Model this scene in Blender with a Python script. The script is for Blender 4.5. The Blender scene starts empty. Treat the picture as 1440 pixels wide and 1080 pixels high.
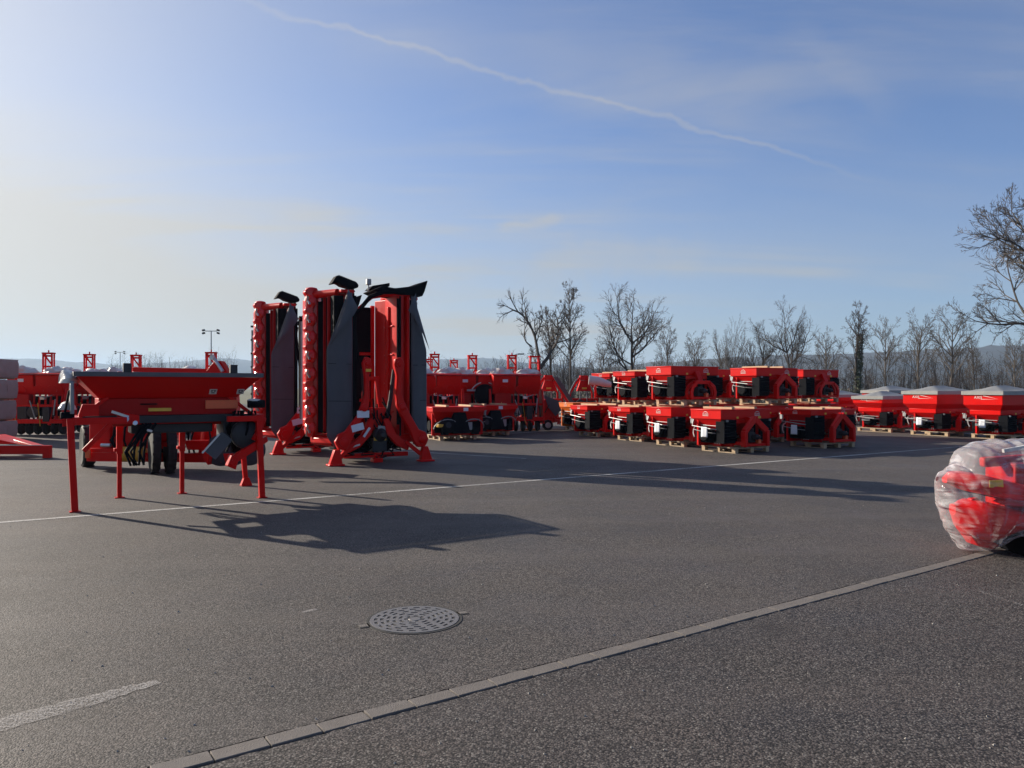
import bpy, bmesh, math, random
from mathutils import Vector, Matrix, Euler, noise
R = math.radians
PI = math.pi
SC = bpy.context.scene
COL = SC.collection
# ------------------------------------------------------------------ camera, sky, sun, exposure
EYE, HOR, FOC = 1.65, 545.0, 1081.0            # eye height (m), horizon row and focal length of the 1440 px photo
cam = bpy.data.cameras.new('camera'); camo = bpy.data.objects.new('camera', cam); COL.objects.link(camo)
camo.location = (0, 0, EYE); camo.rotation_euler = (R(90), 0, 0)
cam.sensor_width = 36; cam.lens = 36 * FOC / 1440; cam.shift_y = (HOR - 540) / 1440
cam.clip_start = 0.1; cam.clip_end = 20000
SC.camera = camo
SUN_EL, SUN_AZ = 20.5, 149.5                   # azimuth measured counter-clockwise from +X
sd = Vector((math.cos(R(SUN_AZ)) * math.cos(R(SUN_EL)), math.sin(R(SUN_AZ)) * math.cos(R(SUN_EL)), math.sin(R(SUN_EL))))
sun = bpy.data.lights.new('sun', 'SUN'); suno = bpy.data.objects.new('sun', sun); COL.objects.link(suno)
suno.location = (-30, 20, 25); suno.rotation_euler = sd.to_track_quat('Z', 'Y').to_euler()
sun.energy = 5.0; sun.angle = R(0.5); sun.color = (1.0, 0.90, 0.76)
vs = SC.view_settings
vs.view_transform = 'Standard'; vs.look = 'None'; vs.exposure = 0.86; vs.gamma = 1.0; vs.use_curve_mapping = False

W = bpy.data.worlds.new('World'); SC.world = W; W.use_nodes = True
wt = W.node_tree; wt.nodes.clear()
def wn(t, **k):
    n = wt.nodes.new(t)
    for a, b in k.items(): setattr(n, a, b)
    return n
def wl(a, b): wt.links.new(a, b)
def wm(op, a, b=None, c=None, clamp=False):
    n = wn('ShaderNodeMath', operation=op); n.use_clamp = clamp
    for i, x in enumerate((a, b, c)):
        if x is None: continue
        if isinstance(x, (int, float)): n.inputs[i].default_value = x
        else: wl(x, n.inputs[i])
    return n.outputs[0]
def wdot(a, v):
    n = wn('ShaderNodeVectorMath', operation='DOT_PRODUCT'); wl(a, n.inputs[0]); n.inputs[1].default_value = v
    return n.outputs['Value']
sky = wn('ShaderNodeTexSky', sky_type='NISHITA'); sky.sun_disc = False
sky.sun_elevation = R(SUN_EL); sky.sun_rotation = R(90 - SUN_AZ)
sky.altitude = 200; sky.air_density = 1.0; sky.dust_density = 1.0; sky.ozone_density = 2.2
tc = wn('ShaderNodeTexCoord'); D = tc.outputs['Generated']
nrm = wn('ShaderNodeVectorMath', operation='NORMALIZE'); wl(D, nrm.inputs[0]); D = nrm.outputs[0]
sp = wn('ShaderNodeSeparateXYZ'); wl(D, sp.inputs[0])
zc = wm('ADD', wm('MAXIMUM', sp.outputs[2], 0.0), 0.16)
cmb = wn('ShaderNodeCombineXYZ'); wl(wm('DIVIDE', sp.outputs[0], zc), cmb.inputs[0]); wl(wm('DIVIDE', sp.outputs[1], zc), cmb.inputs[1])
def wnoise(vec, rz, scl, scale, detail, dist=0.0, off=(0, 0, 0)):
    m = wn('ShaderNodeMapping'); wl(vec, m.inputs[0]); m.inputs['Rotation'].default_value = (0, 0, rz); m.inputs['Scale'].default_value = scl; m.inputs['Location'].default_value = off
    n = wn('ShaderNodeTexNoise'); wl(m.outputs[0], n.inputs['Vector']); n.inputs['Scale'].default_value = scale
    n.inputs['Detail'].default_value = detail; n.inputs['Roughness'].default_value = 0.58; n.inputs['Distortion'].default_value = dist
    return n.outputs[0]
def wramp(x, a, b):
    n = wn('ShaderNodeMapRange', interpolation_type='SMOOTHSTEP'); wl(x, n.inputs[0]); n.inputs[1].default_value = a; n.inputs[2].default_value = b
    return n.outputs[0]
cirrus = wm('MULTIPLY', wramp(wnoise(cmb.outputs[0], R(28), (0.35, 1.5, 1), 1.5, 9, 0.5), 0.42, 0.72), wramp(wnoise(cmb.outputs[0], R(10), (1, 1, 1), 0.55, 3, 0, (3.1, 1.7, 0)), 0.36, 0.66))
veil = wramp(wnoise(cmb.outputs[0], R(24), (0.25, 0.8, 1), 0.7, 5, 0.4, (7, 2, 0)), 0.30, 0.8)
def ray(px, py):
    return Vector(((px - 720) / FOC, 1.0, (HOR - py) / FOC)).normalized()
wig = wnoise(D, 0, (1, 1, 1), 9, 4, 0.0)
wig2 = wnoise(D, 0, (1, 1, 1), 60, 4, 0.0, (2, 0, 0))
def contrail(p0, p1, width, amp, strength):
    a, b = ray(*p0), ray(*p1); n = a.cross(b).normalized(); t = (b - a).normalized(); mid = (a + b) / 2
    d = wm('ABSOLUTE', wm('ADD', wdot(D, n), wm('MULTIPLY', wm('SUBTRACT', wig, 0.5), amp)))
    d = wm('ADD', d, wm('MULTIPLY', wm('SUBTRACT', wig2, 0.5), width * 1.3))
    band = wramp(d, width, width * 0.05)
    s = wm('ABSOLUTE', wm('SUBTRACT', wdot(D, t), mid.dot(t)))
    half = (b - a).length / 2
    return wm('MULTIPLY', wm('MULTIPLY', band, wramp(s, half, half * 0.55)), wm('MULTIPLY', wm('ADD', wig2, 0.35), strength))
tr1 = contrail((235, -29), (1290, 266), 0.0048, 0.045, 0.27)
tr3 = contrail((690, 320), (800, 312), 0.010, 0.03, 0.34)
tr4 = contrail((700, 402), (1020, 345), 0.034, 0.09, 0.20)
tr2 = contrail((1085, 30), (1275, 165), 0.022, 0.06, 0.09)
haz = wn('ShaderNodeMapRange', interpolation_type='SMOOTHSTEP'); wl(sp.outputs[2], haz.inputs[0]); haz.inputs[1].default_value = 0.36; haz.inputs[2].default_value = -0.02
add = wm('ADD', wm('MULTIPLY', cirrus, 0.58), wm('MULTIPLY', veil, 0.20))
add = wm('ADD', add, wm('ADD', wm('ADD', tr1, tr2), wm('ADD', tr3, tr4)))
sdot = wm('MAXIMUM', wdot(D, tuple(sd)), 0.0)
add = wm('ADD', add, wm('MULTIPLY', wm('POWER', sdot, 4.0), 0.94))
add = wm('ADD', add, wm('MULTIPLY', haz.outputs[0], wm('MULTIPLY_ADD', sdot, 0.85, 0.14)))
add = wm('MINIMUM', add, 0.96)
def wmixv(f, a, b):
    n = wn('ShaderNodeMix', data_type='RGBA'); wl(f, n.inputs[0]); n.inputs[6].default_value = (*a, 1); n.inputs[7].default_value = (*b, 1); return n.outputs[2]
# thin high cloud scatters the sun forward: brighter towards the sun
glow = wm('ADD', wm('MULTIPLY', wm('POWER', wm('MAXIMUM', wdot(D, tuple(sd)), 0.0), 5.0), 4.0), 5.0)
ccol = wn('ShaderNodeVectorMath', operation='SCALE'); wl(wmixv(haz.outputs[0], (1.0, 0.98, 0.95), (1.0, 0.935, 0.79)), ccol.inputs[0]); wl(glow, ccol.inputs[3])
tint = wn('ShaderNodeVectorMath', operation='MULTIPLY'); wl(sky.outputs[0], tint.inputs[0]); tint.inputs[1].default_value = (0.85, 1.05, 1.45)
mx = wn('ShaderNodeMix', data_type='RGBA'); wl(add, mx.inputs[0]); wl(tint.outputs[0], mx.inputs[6]); wl(ccol.outputs[0], mx.inputs[7])
bg = wn('ShaderNodeBackground'); wl(mx.outputs[2], bg.inputs[0]); bg.inputs[1].default_value = 0.056
wo = wn('ShaderNodeOutputWorld'); wl(bg.outputs[0], wo.inputs[0])
SC.cycles.volume_step_rate = 1.0
SC.cycles.transparent_max_bounces = 16
SC.cycles.max_bounces = 8
SC.cycles.use_denoising = True
SC.cycles.sample_clamp_indirect = 6.0

# ------------------------------------------------------------------ helpers
def G(px, py):
    "point on the ground seen at a pixel of the photograph"
    Y = EYE * FOC / (py - HOR); return Vector(((px - 720) / FOC * Y, Y, 0))
def P(px, py, Y):
    return Vector(((px - 720) / FOC * Y, Y, EYE + (HOR - py) / FOC * Y))
def mat(name, col, rough=0.5, metal=0.0, coat=0.0, var=0.0, vscale=6.0, dust=0.0, dustcol=(0.30, 0.25, 0.21), bump=0.0, bscale=40.0, spec=0.5, rvar=0.0, sheen=0.0, var2=None):
    m = bpy.data.materials.new(name); m.use_nodes = True; t = m.node_tree; b = t.nodes['Principled BSDF']
    b.inputs['Roughness'].default_value = rough; b.inputs['Metallic'].default_value = metal
    b.inputs['Coat Weight'].default_value = coat; b.inputs['Coat Roughness'].default_value = 0.12
    b.inputs['Specular IOR Level'].default_value = spec; b.inputs['Sheen Weight'].default_value = sheen
    tcn = t.nodes.new('ShaderNodeTexCoord'); oi = t.nodes.new('ShaderNodeObjectInfo')
    vec = t.nodes.new('ShaderNodeVectorMath'); vec.operation = 'ADD'
    sc = t.nodes.new('ShaderNodeVectorMath'); sc.operation = 'SCALE'; sc.inputs[0].default_value = (17, 31, 11); t.links.new(oi.outputs['Random'], sc.inputs[3])
    t.links.new(tcn.outputs['Object'], vec.inputs[0]); t.links.new(sc.outputs[0], vec.inputs[1])
    def nz(scale, detail=5):
        n = t.nodes.new('ShaderNodeTexNoise'); n.inputs['Scale'].default_value = scale; n.inputs['Detail'].default_value = detail; n.inputs['Roughness'].default_value = 0.6
        t.links.new(vec.outputs[0], n.inputs['Vector']); return n.outputs[0]
    c = t.nodes.new('ShaderNodeMix'); c.data_type = 'RGBA'
    lo = tuple(x * (1 - var) for x in col); hi = tuple(min(1, x * (1 + var)) for x in (var2 or col))
    c.inputs[6].default_value = (*lo, 1); c.inputs[7].default_value = (*hi, 1)
    t.links.new(nz(vscale), c.inputs[0]); out = c.outputs[2]
    if dust:
        mr = t.nodes.new('ShaderNodeMapRange'); t.links.new(nz(vscale * 0.7 + 2, 8), mr.inputs[0]); mr.inputs[1].default_value = 0.42; mr.inputs[2].default_value = 0.75; mr.inputs[4].default_value = dust
        d = t.nodes.new('ShaderNodeMix'); d.data_type = 'RGBA'; t.links.new(mr.outputs[0], d.inputs[0]); t.links.new(out, d.inputs[6]); d.inputs[7].default_value = (*dustcol, 1); out = d.outputs[2]
    t.links.new(out, b.inputs['Base Color'])
    if rvar:
        mr = t.nodes.new('ShaderNodeMapRange'); t.links.new(nz(vscale * 1.7), mr.inputs[0]); mr.inputs[3].default_value = max(0.02, rough - rvar); mr.inputs[4].default_value = min(1, rough + rvar); t.links.new(mr.outputs[0], b.inputs['Roughness'])
    if bump:
        bp = t.nodes.new('ShaderNodeBump'); bp.inputs['Strength'].default_value = bump; bp.inputs['Distance'].default_value = 0.02; t.links.new(nz(bscale, 6), bp.inputs['Height']); t.links.new(bp.outputs[0], b.inputs['Normal'])
    return m
M = {}
M['red'] = mat('red_paint', (0.60, 0.0030, 0.0022), 0.36, 0, 0.0, 0.12, 3, 0.02, (0.30, 0.08, 0.06), rvar=0.10, spec=0.15)
M['red_dull'] = mat('red_paint_worn', (0.40, 0.005, 0.004), 0.5, 0, 0.0, 0.2, 4, 0.04, (0.25, 0.09, 0.07), rvar=0.12, spec=0.15)
M['orange'] = mat('orange_paint', (0.72, 0.15, 0.006), 0.42, 0, 0.1, 0.1, 3, 0.05, spec=0.3)
M['black'] = mat('black_plastic', (0.005, 0.0055, 0.0080), 0.75, 0, 0, 0.3, 5, 0.02, (0.06, 0.055, 0.05), rvar=0.1, spec=0.06)
M['rubber'] = mat('tyre_rubber', (0.012, 0.012, 0.013), 0.75, 0, 0, 0.3, 9, 0.2, (0.09, 0.075, 0.065), 0.3, 60, spec=0.3)
M['dark'] = mat('dark_metal', (0.028, 0.028, 0.032), 0.5, 0.3, 0, 0.3, 9, 0.12, (0.12, 0.10, 0.09), spec=0.35)
M['red_gloss'] = mat('red_paint_gloss', (0.60, 0.0035, 0.0025), 0.24, 0, 0.0, 0.15, 5, 0.03, (0.3, 0.1, 0.08), rvar=0.08, spec=0.45)
M['rim'] = mat('zinc_rim', (0.10, 0.10, 0.108), 0.55, 0.2, 0, 0.2, 9, 0.1, spec=0.3)
M['steel'] = mat('bare_steel', (0.55, 0.55, 0.56), 0.32, 0.9, 0, 0.2, 9, 0.15)
M['galv'] = mat('galvanised_steel', (0.27, 0.28, 0.285), 0.5, 0.4, 0, 0.2, 14, 0.1)
M['white'] = mat('white_paint', (0.62, 0.62, 0.60), 0.45, 0, 0.1, 0.06, 5, 0.12)
M['paper'] = mat('paper', (0.66, 0.68, 0.72), 0.6, 0, 0, 0.08, 30)
M['yellow'] = mat('yellow_band', (0.70, 0.42, 0.03), 0.5, 0, 0, 0.2, 9, 0.2)
M['reflect'] = mat('orange_reflector', (0.70, 0.10, 0.02), 0.3, 0, 0.2, 0.1, 20)
M['wood'] = mat('pale_wood', (0.44, 0.31, 0.18), 0.75, 0, 0, 0.35, 7, 0.25, (0.30, 0.24, 0.18), 0.4, 50)
M['woodold'] = mat('grey_wood', (0.40, 0.30, 0.20), 0.8, 0, 0, 0.35, 7, 0.35, (0.22, 0.19, 0.16), 0.4, 50)
M['curtain'] = mat('grey_curtain_cloth', (0.075, 0.079, 0.088), 0.66, 0, 0, 0.18, 2.5, 0.15, (0.13, 0.12, 0.12), 0.25, 90, sheen=0.1, spec=0.3)
M['tarp'] = mat('grey_tarpaulin', (0.25, 0.25, 0.24), 0.5, 0, 0, 0.15, 3, 0.2, (0.33, 0.32, 0.30), 0.5, 7)
M['film'] = mat('white_plastic_sheet', (0.60, 0.57, 0.53), 0.35, 0, 0, 0.15, 4, 0.15, (0.5, 0.46, 0.42), 0.5, 9)
M['bundle'] = mat('brown_paper_wrap', (0.36, 0.25, 0.205), 0.7, 0, 0, 0.25, 3, 0.3, (0.42, 0.36, 0.33), 0.6, 6)
M['iron'] = mat('cast_iron', (0.19, 0.182, 0.178), 0.5, 0.35, 0, 0.25, 20, 0.3, (0.2, 0.18, 0.165), 0.3, 160)
M['irondark'] = mat('dark_matte', (0.022, 0.021, 0.020), 0.85, 0, 0, 0.3, 20)  # one near-black tone for lid floor, frame ring, lugs and kerb bedding
M['stone'] = mat('kerb_concrete', (0.150, 0.131, 0.116), 0.85, 0, 0, 0.30, 11, 0.5, (0.16, 0.145, 0.135), 0.5, 160)
M['stone_chip'] = mat('pale_chips', (0.30, 0.28, 0.25), 0.8, 0, 0, 0.4, 30)
M['bark'] = mat('bark', (0.062, 0.050, 0.042), 0.9, 0, 0, 0.3, 4, 0.3, (0.10, 0.095, 0.08))
M['barkpale'] = mat('pale_bark', (0.115, 0.095, 0.078), 0.9, 0, 0, 0.3, 4)
M['barkdim'] = mat('branch_bark', (0.088, 0.072, 0.060), 0.9, 0, 0, 0.3, 4)
M['twig'] = mat('twigs', (0.070, 0.053, 0.042), 0.9, 0, 0, 0.3, 2)
M['ivy'] = mat('ivy_leaves', (0.055, 0.070, 0.030), 0.6, 0, 0, 0.4, 3)
M['pole'] = mat('grey_pole', (0.30, 0.31, 0.32), 0.5, 0.4)

JOINED = {'crown', 'trunk', 'logo', 'decal', 'pictogram', 'raised_stud', 'ivy', 'tread'}
class MB:
    def __init__(s): s.v = []; s.f = []; s.T = Matrix.Identity(4)
    def add(s, vs, fs):
        o = len(s.v); s.v += [tuple(s.T @ Vector(q)) for q in vs]; s.f += [tuple(o + i for i in g) for g in fs]; return s
    def box(s, c, d, rot=None):
        x, y, z = d[0] / 2, d[1] / 2, d[2] / 2
        vs = [Vector((a * x, b * y, e * z)) for a in (-1, 1) for b in (-1, 1) for e in (-1, 1)]
        if rot: m = Euler(rot).to_matrix(); vs = [m @ q for q in vs]
        c = Vector(c)
        return s.add([q + c for q in vs], [(0, 1, 3, 2), (4, 6, 7, 5), (0, 4, 5, 1), (2, 3, 7, 6), (0, 2, 6, 4), (1, 5, 7, 3)])
    def bar(s, a, b, w, h=None, up=(0, 0, 1)):
        "rectangular bar between two points"
        a, b = Vector(a), Vector(b); h = h or w; d = (b - a).normalized(); u = Vector(up)
        if abs(d.dot(u)) > 0.98: u = Vector((0, 1, 0))
        x = d.cross(u).normalized() * w / 2; z = x.cross(d).normalized() * h / 2
        vs = [a - x - z, a + x - z, a + x + z, a - x + z, b - x - z, b + x - z, b + x + z, b - x + z]
        return s.add(vs, [(0, 1, 2, 3), (7, 6, 5, 4), (0, 4, 5, 1), (1, 5, 6, 2), (2, 6, 7, 3), (3, 7, 4, 0)])
    def frus(s, z0, r0, z1, r1):
        "frustum of two rectangles (x0,x1,y0,y1)"
        vs = []
        for z, (a, b, c, d) in ((z0, r0), (z1, r1)): vs += [(a, c, z), (b, c, z), (b, d, z), (a, d, z)]
        return s.add(vs, [(3, 2, 1, 0), (4, 5, 6, 7), (0, 1, 5, 4), (1, 2, 6, 5), (2, 3, 7, 6), (3, 0, 4, 7)])
    def prism(s, poly, axis, a, b):
        n = len(poly)
        f = {'x': lambda p, t: (t, p[0], p[1]), 'y': lambda p, t: (p[0], t, p[1]), 'z': lambda p, t: (p[0], p[1], t)}[axis]
        vs = [f(p, a) for p in poly] + [f(p, b) for p in poly]
        return s.add(vs, [tuple(range(n)), tuple(range(2 * n - 1, n - 1, -1))] + [(i, (i + 1) % n, n + (i + 1) % n, n + i) for i in range(n)])
    def tube(s, pts, r, n=8, cap=True):
        pts = [Vector(p) for p in pts]; k = len(pts); rs = r if isinstance(r, (list, tuple)) else [r] * k
        vs = []; ref = None
        for i, p in enumerate(pts):
            d = (pts[min(i + 1, k - 1)] - pts[max(i - 1, 0)]).normalized()
            if ref is None: ref = Vector((0, 0, 1)) if abs(d.z) < 0.9 else Vector((1, 0, 0))
            x = d.cross(ref)
            if x.length < 1e-4: ref = Vector((0, 1, 0)); x = d.cross(ref)
            x.normalize(); y = x.cross(d).normalized(); ref = y
            for j in range(n):
                a = 2 * PI * j / n; vs.append(p + (x * math.cos(a) + y * math.sin(a)) * rs[i])
        fs = [(i * n + j, i * n + (j + 1) % n, (i + 1) * n + (j + 1) % n, (i + 1) * n + j) for i in range(k - 1) for j in range(n)]
        if cap: fs += [tuple(range(n - 1, -1, -1)), tuple(range((k - 1) * n, k * n))]
        return s.add(vs, fs)
    def lathe(s, prof, o=(0, 0, 0), axis=(0, 0, 1), n=16):
        ax = Vector(axis).normalized(); q = Vector((0, 0, 1)).rotation_difference(ax); o = Vector(o); vs = []; k = len(prof)
        for r, h in prof:
            for j in range(n):
                a = 2 * PI * j / n; vs.append(o + q @ Vector((r * math.cos(a), r * math.sin(a), h)))
        fs = [(i * n + j, i * n + (j + 1) % n, (i + 1) * n + (j + 1) % n, (i + 1) * n + j) for i in range(k - 1) for j in range(n)]
        if prof[0][0] > 0.001: fs.append(tuple(range(n - 1, -1, -1)))
        if prof[-1][0] > 0.001: fs.append(tuple(range((k - 1) * n, k * n)))
        return s.add(vs, fs)
    def grid(s, nu, nv, fn):
        vs = [fn(i / nu, j / nv) for i in range(nu + 1) for j in range(nv + 1)]
        return s.add(vs, [(i * (nv + 1) + j, (i + 1) * (nv + 1) + j, (i + 1) * (nv + 1) + j + 1, i * (nv + 1) + j + 1) for i in range(nu) for j in range(nv)])
    def pieces(s):
        "sets of vertices that belong to separate, untouching pieces"
        par = list(range(len(s.v)))
        def f(x):
            while par[x] != x: par[x] = par[par[x]]; x = par[x]
            return x
        for g in s.f:
            for i in g[1:]: par[f(i)] = f(g[0])
        bb = {}
        for i, v in enumerate(s.v):
            b = bb.setdefault(f(i), [list(v), list(v)])
            for k in range(3): b[0][k] = min(b[0][k], v[k]); b[1][k] = max(b[1][k], v[k])
        ks = list(bb); q = {k: k for k in ks}
        def g(x):
            while q[x] != x: x = q[x]
            return x
        for i in ks:
            for j in ks:
                if j >= i: break
                if all(bb[i][0][k] <= bb[j][1][k] + .004 and bb[j][0][k] <= bb[i][1][k] + .004 for k in range(3)): q[g(i)] = g(j)
        return [g(f(i)) for i in range(len(s.v))]
    def build(s, name, m, parent=None, loc=None, bevel=0.0, smooth=True, angle=38, fix=True, thick=0.0):
        if parent and name not in JOINED and len(s.v) < 20000:
            pc = s.pieces(); ids = list(dict.fromkeys(pc))
            if len(ids) > 1:                      # pieces that do not touch become parts of their own
                first = None
                for k in ids:
                    keep = [i for i in range(len(s.v)) if pc[i] == k]; mp = {i: j for j, i in enumerate(keep)}
                    c = MB(); c.v = [s.v[i] for i in keep]; c.f = [tuple(mp[i] for i in g) for g in s.f if g[0] in mp]
                    o = c._build(name, m, parent, loc, bevel, smooth, angle, fix, thick); first = first or o
                return first
        return s._build(name, m, parent, loc, bevel, smooth, angle, fix, thick)
    def _build(s, name, m, parent=None, loc=None, bevel=0.0, smooth=True, angle=38, fix=True, thick=0.0):
        me = bpy.data.meshes.new(name); me.from_pydata(s.v, [], s.f); me.update()
        if fix:
            bm = bmesh.new(); bm.from_mesh(me); bmesh.ops.recalc_face_normals(bm, faces=bm.faces)
            bm.to_mesh(me); bm.free()
        me.materials.append(M[m] if isinstance(m, str) else m)
        if smooth:
            me.polygons.foreach_set('use_smooth', [True] * len(me.polygons)); me.set_sharp_from_angle(angle=R(angle))
        o = bpy.data.objects.new(name, me); COL.objects.link(o)
        if parent: o.parent = parent
        if loc: o.location = loc
        if thick:
            k = o.modifiers.new('Solidify', 'SOLIDIFY'); k.thickness = thick; k.offset = 0
        if bevel:
            b = o.modifiers.new('Bevel', 'BEVEL'); b.width = bevel; b.segments = 2; b.limit_method = 'ANGLE'; b.angle_limit = R(40)
        return o
def tag(o, label, cat, group=None):
    o['label'] = label; o['category'] = cat
    if group: o['group'] = group
    return o
def thing(name, label, cat, loc=(0, 0, 0), rz=0.0, group=None):
    o = bpy.data.objects.new(name, None); COL.objects.link(o); o.empty_display_size = 0.2
    o.location = loc; o.rotation_euler = (0, 0, rz); return tag(o, label, cat, group)
KIDS = None
def copy_tree(o, parent=None):
    c = o.copy(); COL.objects.link(c)
    if parent: c.parent = parent
    for ch in o.children: copy_tree(ch, c)
    return c
def place(proto, loc, rz, label, group=None, scale=None):
    if proto.get('used'): o = copy_tree(proto)
    else: o = proto; proto['used'] = 1
    o.location = loc; o.rotation_euler = (0, 0, rz); o['label'] = label
    if group: o['group'] = group
    if scale: o.scale = scale
    return o
def struct(o): o['kind'] = 'structure'; return o
def stuff(o): o['kind'] = 'stuff'; return o
def text_mb(mb, txt, size, o, xdir, zdir):
    "flat lettering as mesh faces lying in the plane of xdir, zdir"
    cu = bpy.data.curves.new('t', 'FONT'); cu.body = txt; cu.size = size; cu.align_x = 'CENTER'; cu.align_y = 'CENTER'; cu.resolution_u = 2; cu.extrude = 0.0008
    ob = bpy.data.objects.new('t', cu); COL.objects.link(ob)
    me = bpy.data.meshes.new_from_object(ob.evaluated_get(bpy.context.evaluated_depsgraph_get()))
    o = Vector(o); x = Vector(xdir); z = Vector(zdir); n = x.cross(z)
    mb.add([o + x * v.co.x + z * v.co.y + n * v.co.z for v in me.vertices], [tuple(p.vertices) for p in me.polygons])
    bpy.data.objects.remove(ob); bpy.data.curves.remove(cu); bpy.data.meshes.remove(me)
    return mb
def rnd(seed): return random.Random(seed)
def nz3(x, y, z): return noise.noise(Vector((x, y, z)))

# ------------------------------------------------------------------ ground
def asphalt(name, base, dark, scale, seed, contrast, tint2, rough=0.72):
    m = bpy.data.materials.new(name); m.use_nodes = True; t = m.node_tree; b = t.nodes['Principled BSDF']
    tcn = t.nodes.new('ShaderNodeTexCoord'); mp = t.nodes.new('ShaderNodeMapping'); mp.inputs['Location'].default_value = (seed, seed * 1.7, 0); t.links.new(tcn.outputs['Object'], mp.inputs[0]); V = mp.outputs[0]
    def nz(scale, detail=4, ro=0.6, vec=V):
        n = t.nodes.new('ShaderNodeTexNoise'); n.inputs['Scale'].default_value = scale; n.inputs['Detail'].default_value = detail; n.inputs['Roughness'].default_value = ro; t.links.new(vec, n.inputs['Vector']); return n.outputs[0]
    def rng(x, a, b_, c, d):
        n = t.nodes.new('ShaderNodeMapRange'); t.links.new(x, n.inputs[0])
        for i, q in enumerate((a, b_, c, d)): n.inputs[i + 1].default_value = q
        return n.outputs[0]
    def mix(f, a, b_, typ='MIX'):
        n = t.nodes.new('ShaderNodeMix'); n.data_type = 'RGBA'; n.blend_type = typ
        if isinstance(f, float): n.inputs[0].default_value = f
        else: t.links.new(f, n.inputs[0])
        for i, q in ((6, a), (7, b_)):
            if isinstance(q, tuple): n.inputs[i].default_value = (*q, 1)
            else: t.links.new(q, n.inputs[i])
        return n.outputs[2]
    vo = t.nodes.new('ShaderNodeTexVoronoi'); vo.inputs['Scale'].default_value = scale; vo.inputs['Randomness'].default_value = 1; t.links.new(V, vo.inputs['Vector'])
    sepc = t.nodes.new('ShaderNodeSeparateColor'); t.links.new(vo.outputs['Color'], sepc.inputs[0])
    vo2 = t.nodes.new('ShaderNodeTexVoronoi'); vo2.inputs['Scale'].default_value = scale * 2.3; t.links.new(V, vo2.inputs['Vector'])
    stone = rng(sepc.outputs[0], 0.0, 1.0, max(0.12, 1 - contrast), 1 + contrast)
    c0 = mix(rng(nz(0.35, 6, 0.62), 0.35, 0.66, 0, 1), dark, base)
    c0 = mix(rng(nz(2.3, 5, 0.65), 0.40, 0.70, 0, 0.55), c0, tint2)
    g = t.nodes.new('ShaderNodeVectorMath'); g.operation = 'SCALE'; t.links.new(c0, g.inputs[0]); t.links.new(stone, g.inputs[3])
    # pale chippings here and there, dark pits between the stones
    pale = rng(sepc.outputs[1], 0.88, 0.95, 0, 0.9); c1 = mix(pale, g.outputs[0], (0.24, 0.22, 0.195))
    pit = rng(vo.outputs['Distance'], 0.40, 0.75, 0, 0.9); c2 = mix(pit, c1, tuple(x * 0.35 for x in dark))
    # tyre-polished and stained streaks
    mp2 = t.nodes.new('ShaderNodeMapping'); mp2.inputs['Rotation'].default_value = (0, 0, R(-33)); mp2.inputs['Scale'].default_value = (0.12, 0.9, 1); t.links.new(V, mp2.inputs[0])
    st = rng(nz(0.9, 5, 0.6, mp2.outputs[0]), 0.48, 0.70, 0, 0.34); c3 = mix(st, c2, tuple(x * 0.62 for x in base))
    tyre = t.nodes.new('ShaderNodeTexWave'); tyre.wave_type = 'BANDS'; tyre.bands_direction = 'Y'; tyre.inputs['Scale'].default_value = 0.22; tyre.inputs['Distortion'].default_value = 5.0; tyre.inputs['Detail'].default_value = 2; tyre.inputs['Detail Scale'].default_value = 0.25; t.links.new(mp2.outputs[0], tyre.inputs['Vector'])
    c3 = mix(rng(tyre.outputs[0], 0.80, 0.97, 0, 0.12), c3, tuple(x * 1.35 for x in base))
    spots = rng(nz(1.6, 3, 0.5), 0.66, 0.76, 0, 0.5); c3 = mix(spots, c3, tuple(x * 0.45 for x in base))
    t.links.new(c3, b.inputs['Base Color'])
    t.links.new(rng(nz(1.1, 4), 0.3, 0.7, rough - 0.10, rough + 0.10), b.inputs['Roughness'])
    b.inputs['Specular IOR Level'].default_value = 0.30
    h = t.nodes.new('ShaderNodeMath'); h.operation = 'SUBTRACT'; t.links.new(nz(scale * 0.9, 2), h.inputs[0])
    hh = t.nodes.new('ShaderNodeMath'); hh.operation = 'MULTIPLY'; t.links.new(vo.outputs['Distance'], hh.inputs[0]); hh.inputs[1].default_value = 1.6; t.links.new(hh.outputs[0], h.inputs[1])
    bp = t.nodes.new('ShaderNodeBump'); bp.inputs['Strength'].default_value = 0.34; bp.inputs['Distance'].default_value = 0.004; t.links.new(h.outputs[0], bp.inputs['Height']); t.links.new(bp.outputs[0], b.inputs['Normal'])
    return m
M['asphalt'] = asphalt('yard_asphalt', (0.108, 0.093, 0.082), (0.062, 0.055, 0.051), 115, 3, 1.1, (0.096, 0.078, 0.066))
M['asphalt2'] = asphalt('apron_asphalt', (0.076, 0.065, 0.058), (0.052, 0.046, 0.043), 100, 11, 1.25, (0.082, 0.065, 0.056))
M['field'] = mat('winter_grass', (0.075, 0.080, 0.036), 0.95, 0, 0, 0.35, 0.08, 0.5, (0.13, 0.11, 0.06))
M['woods'] = mat('wooded_hillside', (0.030, 0.031, 0.028), 0.95, 0, 0, 0.4, 0.01, 0.5, (0.05, 0.046, 0.036))
KA = G(200, 1081); KB = G(1350, 784); KD = (KB - KA).normalized(); KN = Vector((-KD.y, KD.x, 0))   # kerb strip line (far edge) and its normal
KW = 0.112
def kpt(t, off, z=0.0): q = KA + KD * t + KN * off; return (q.x, q.y, z)
r = rnd(5)
def edge(off, jit, t0=-40, t1=60):
    pts = [kpt(t0, off)]; t = -3.0
    while t < 14: pts.append(kpt(t, off + r.uniform(-jit, jit))); t += 0.045
    pts.append(kpt(t1, off)); return pts
mb = MB(); e = edge(0.012, 0.006)
far = [kpt(60, 75), kpt(-40, 75)]
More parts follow.
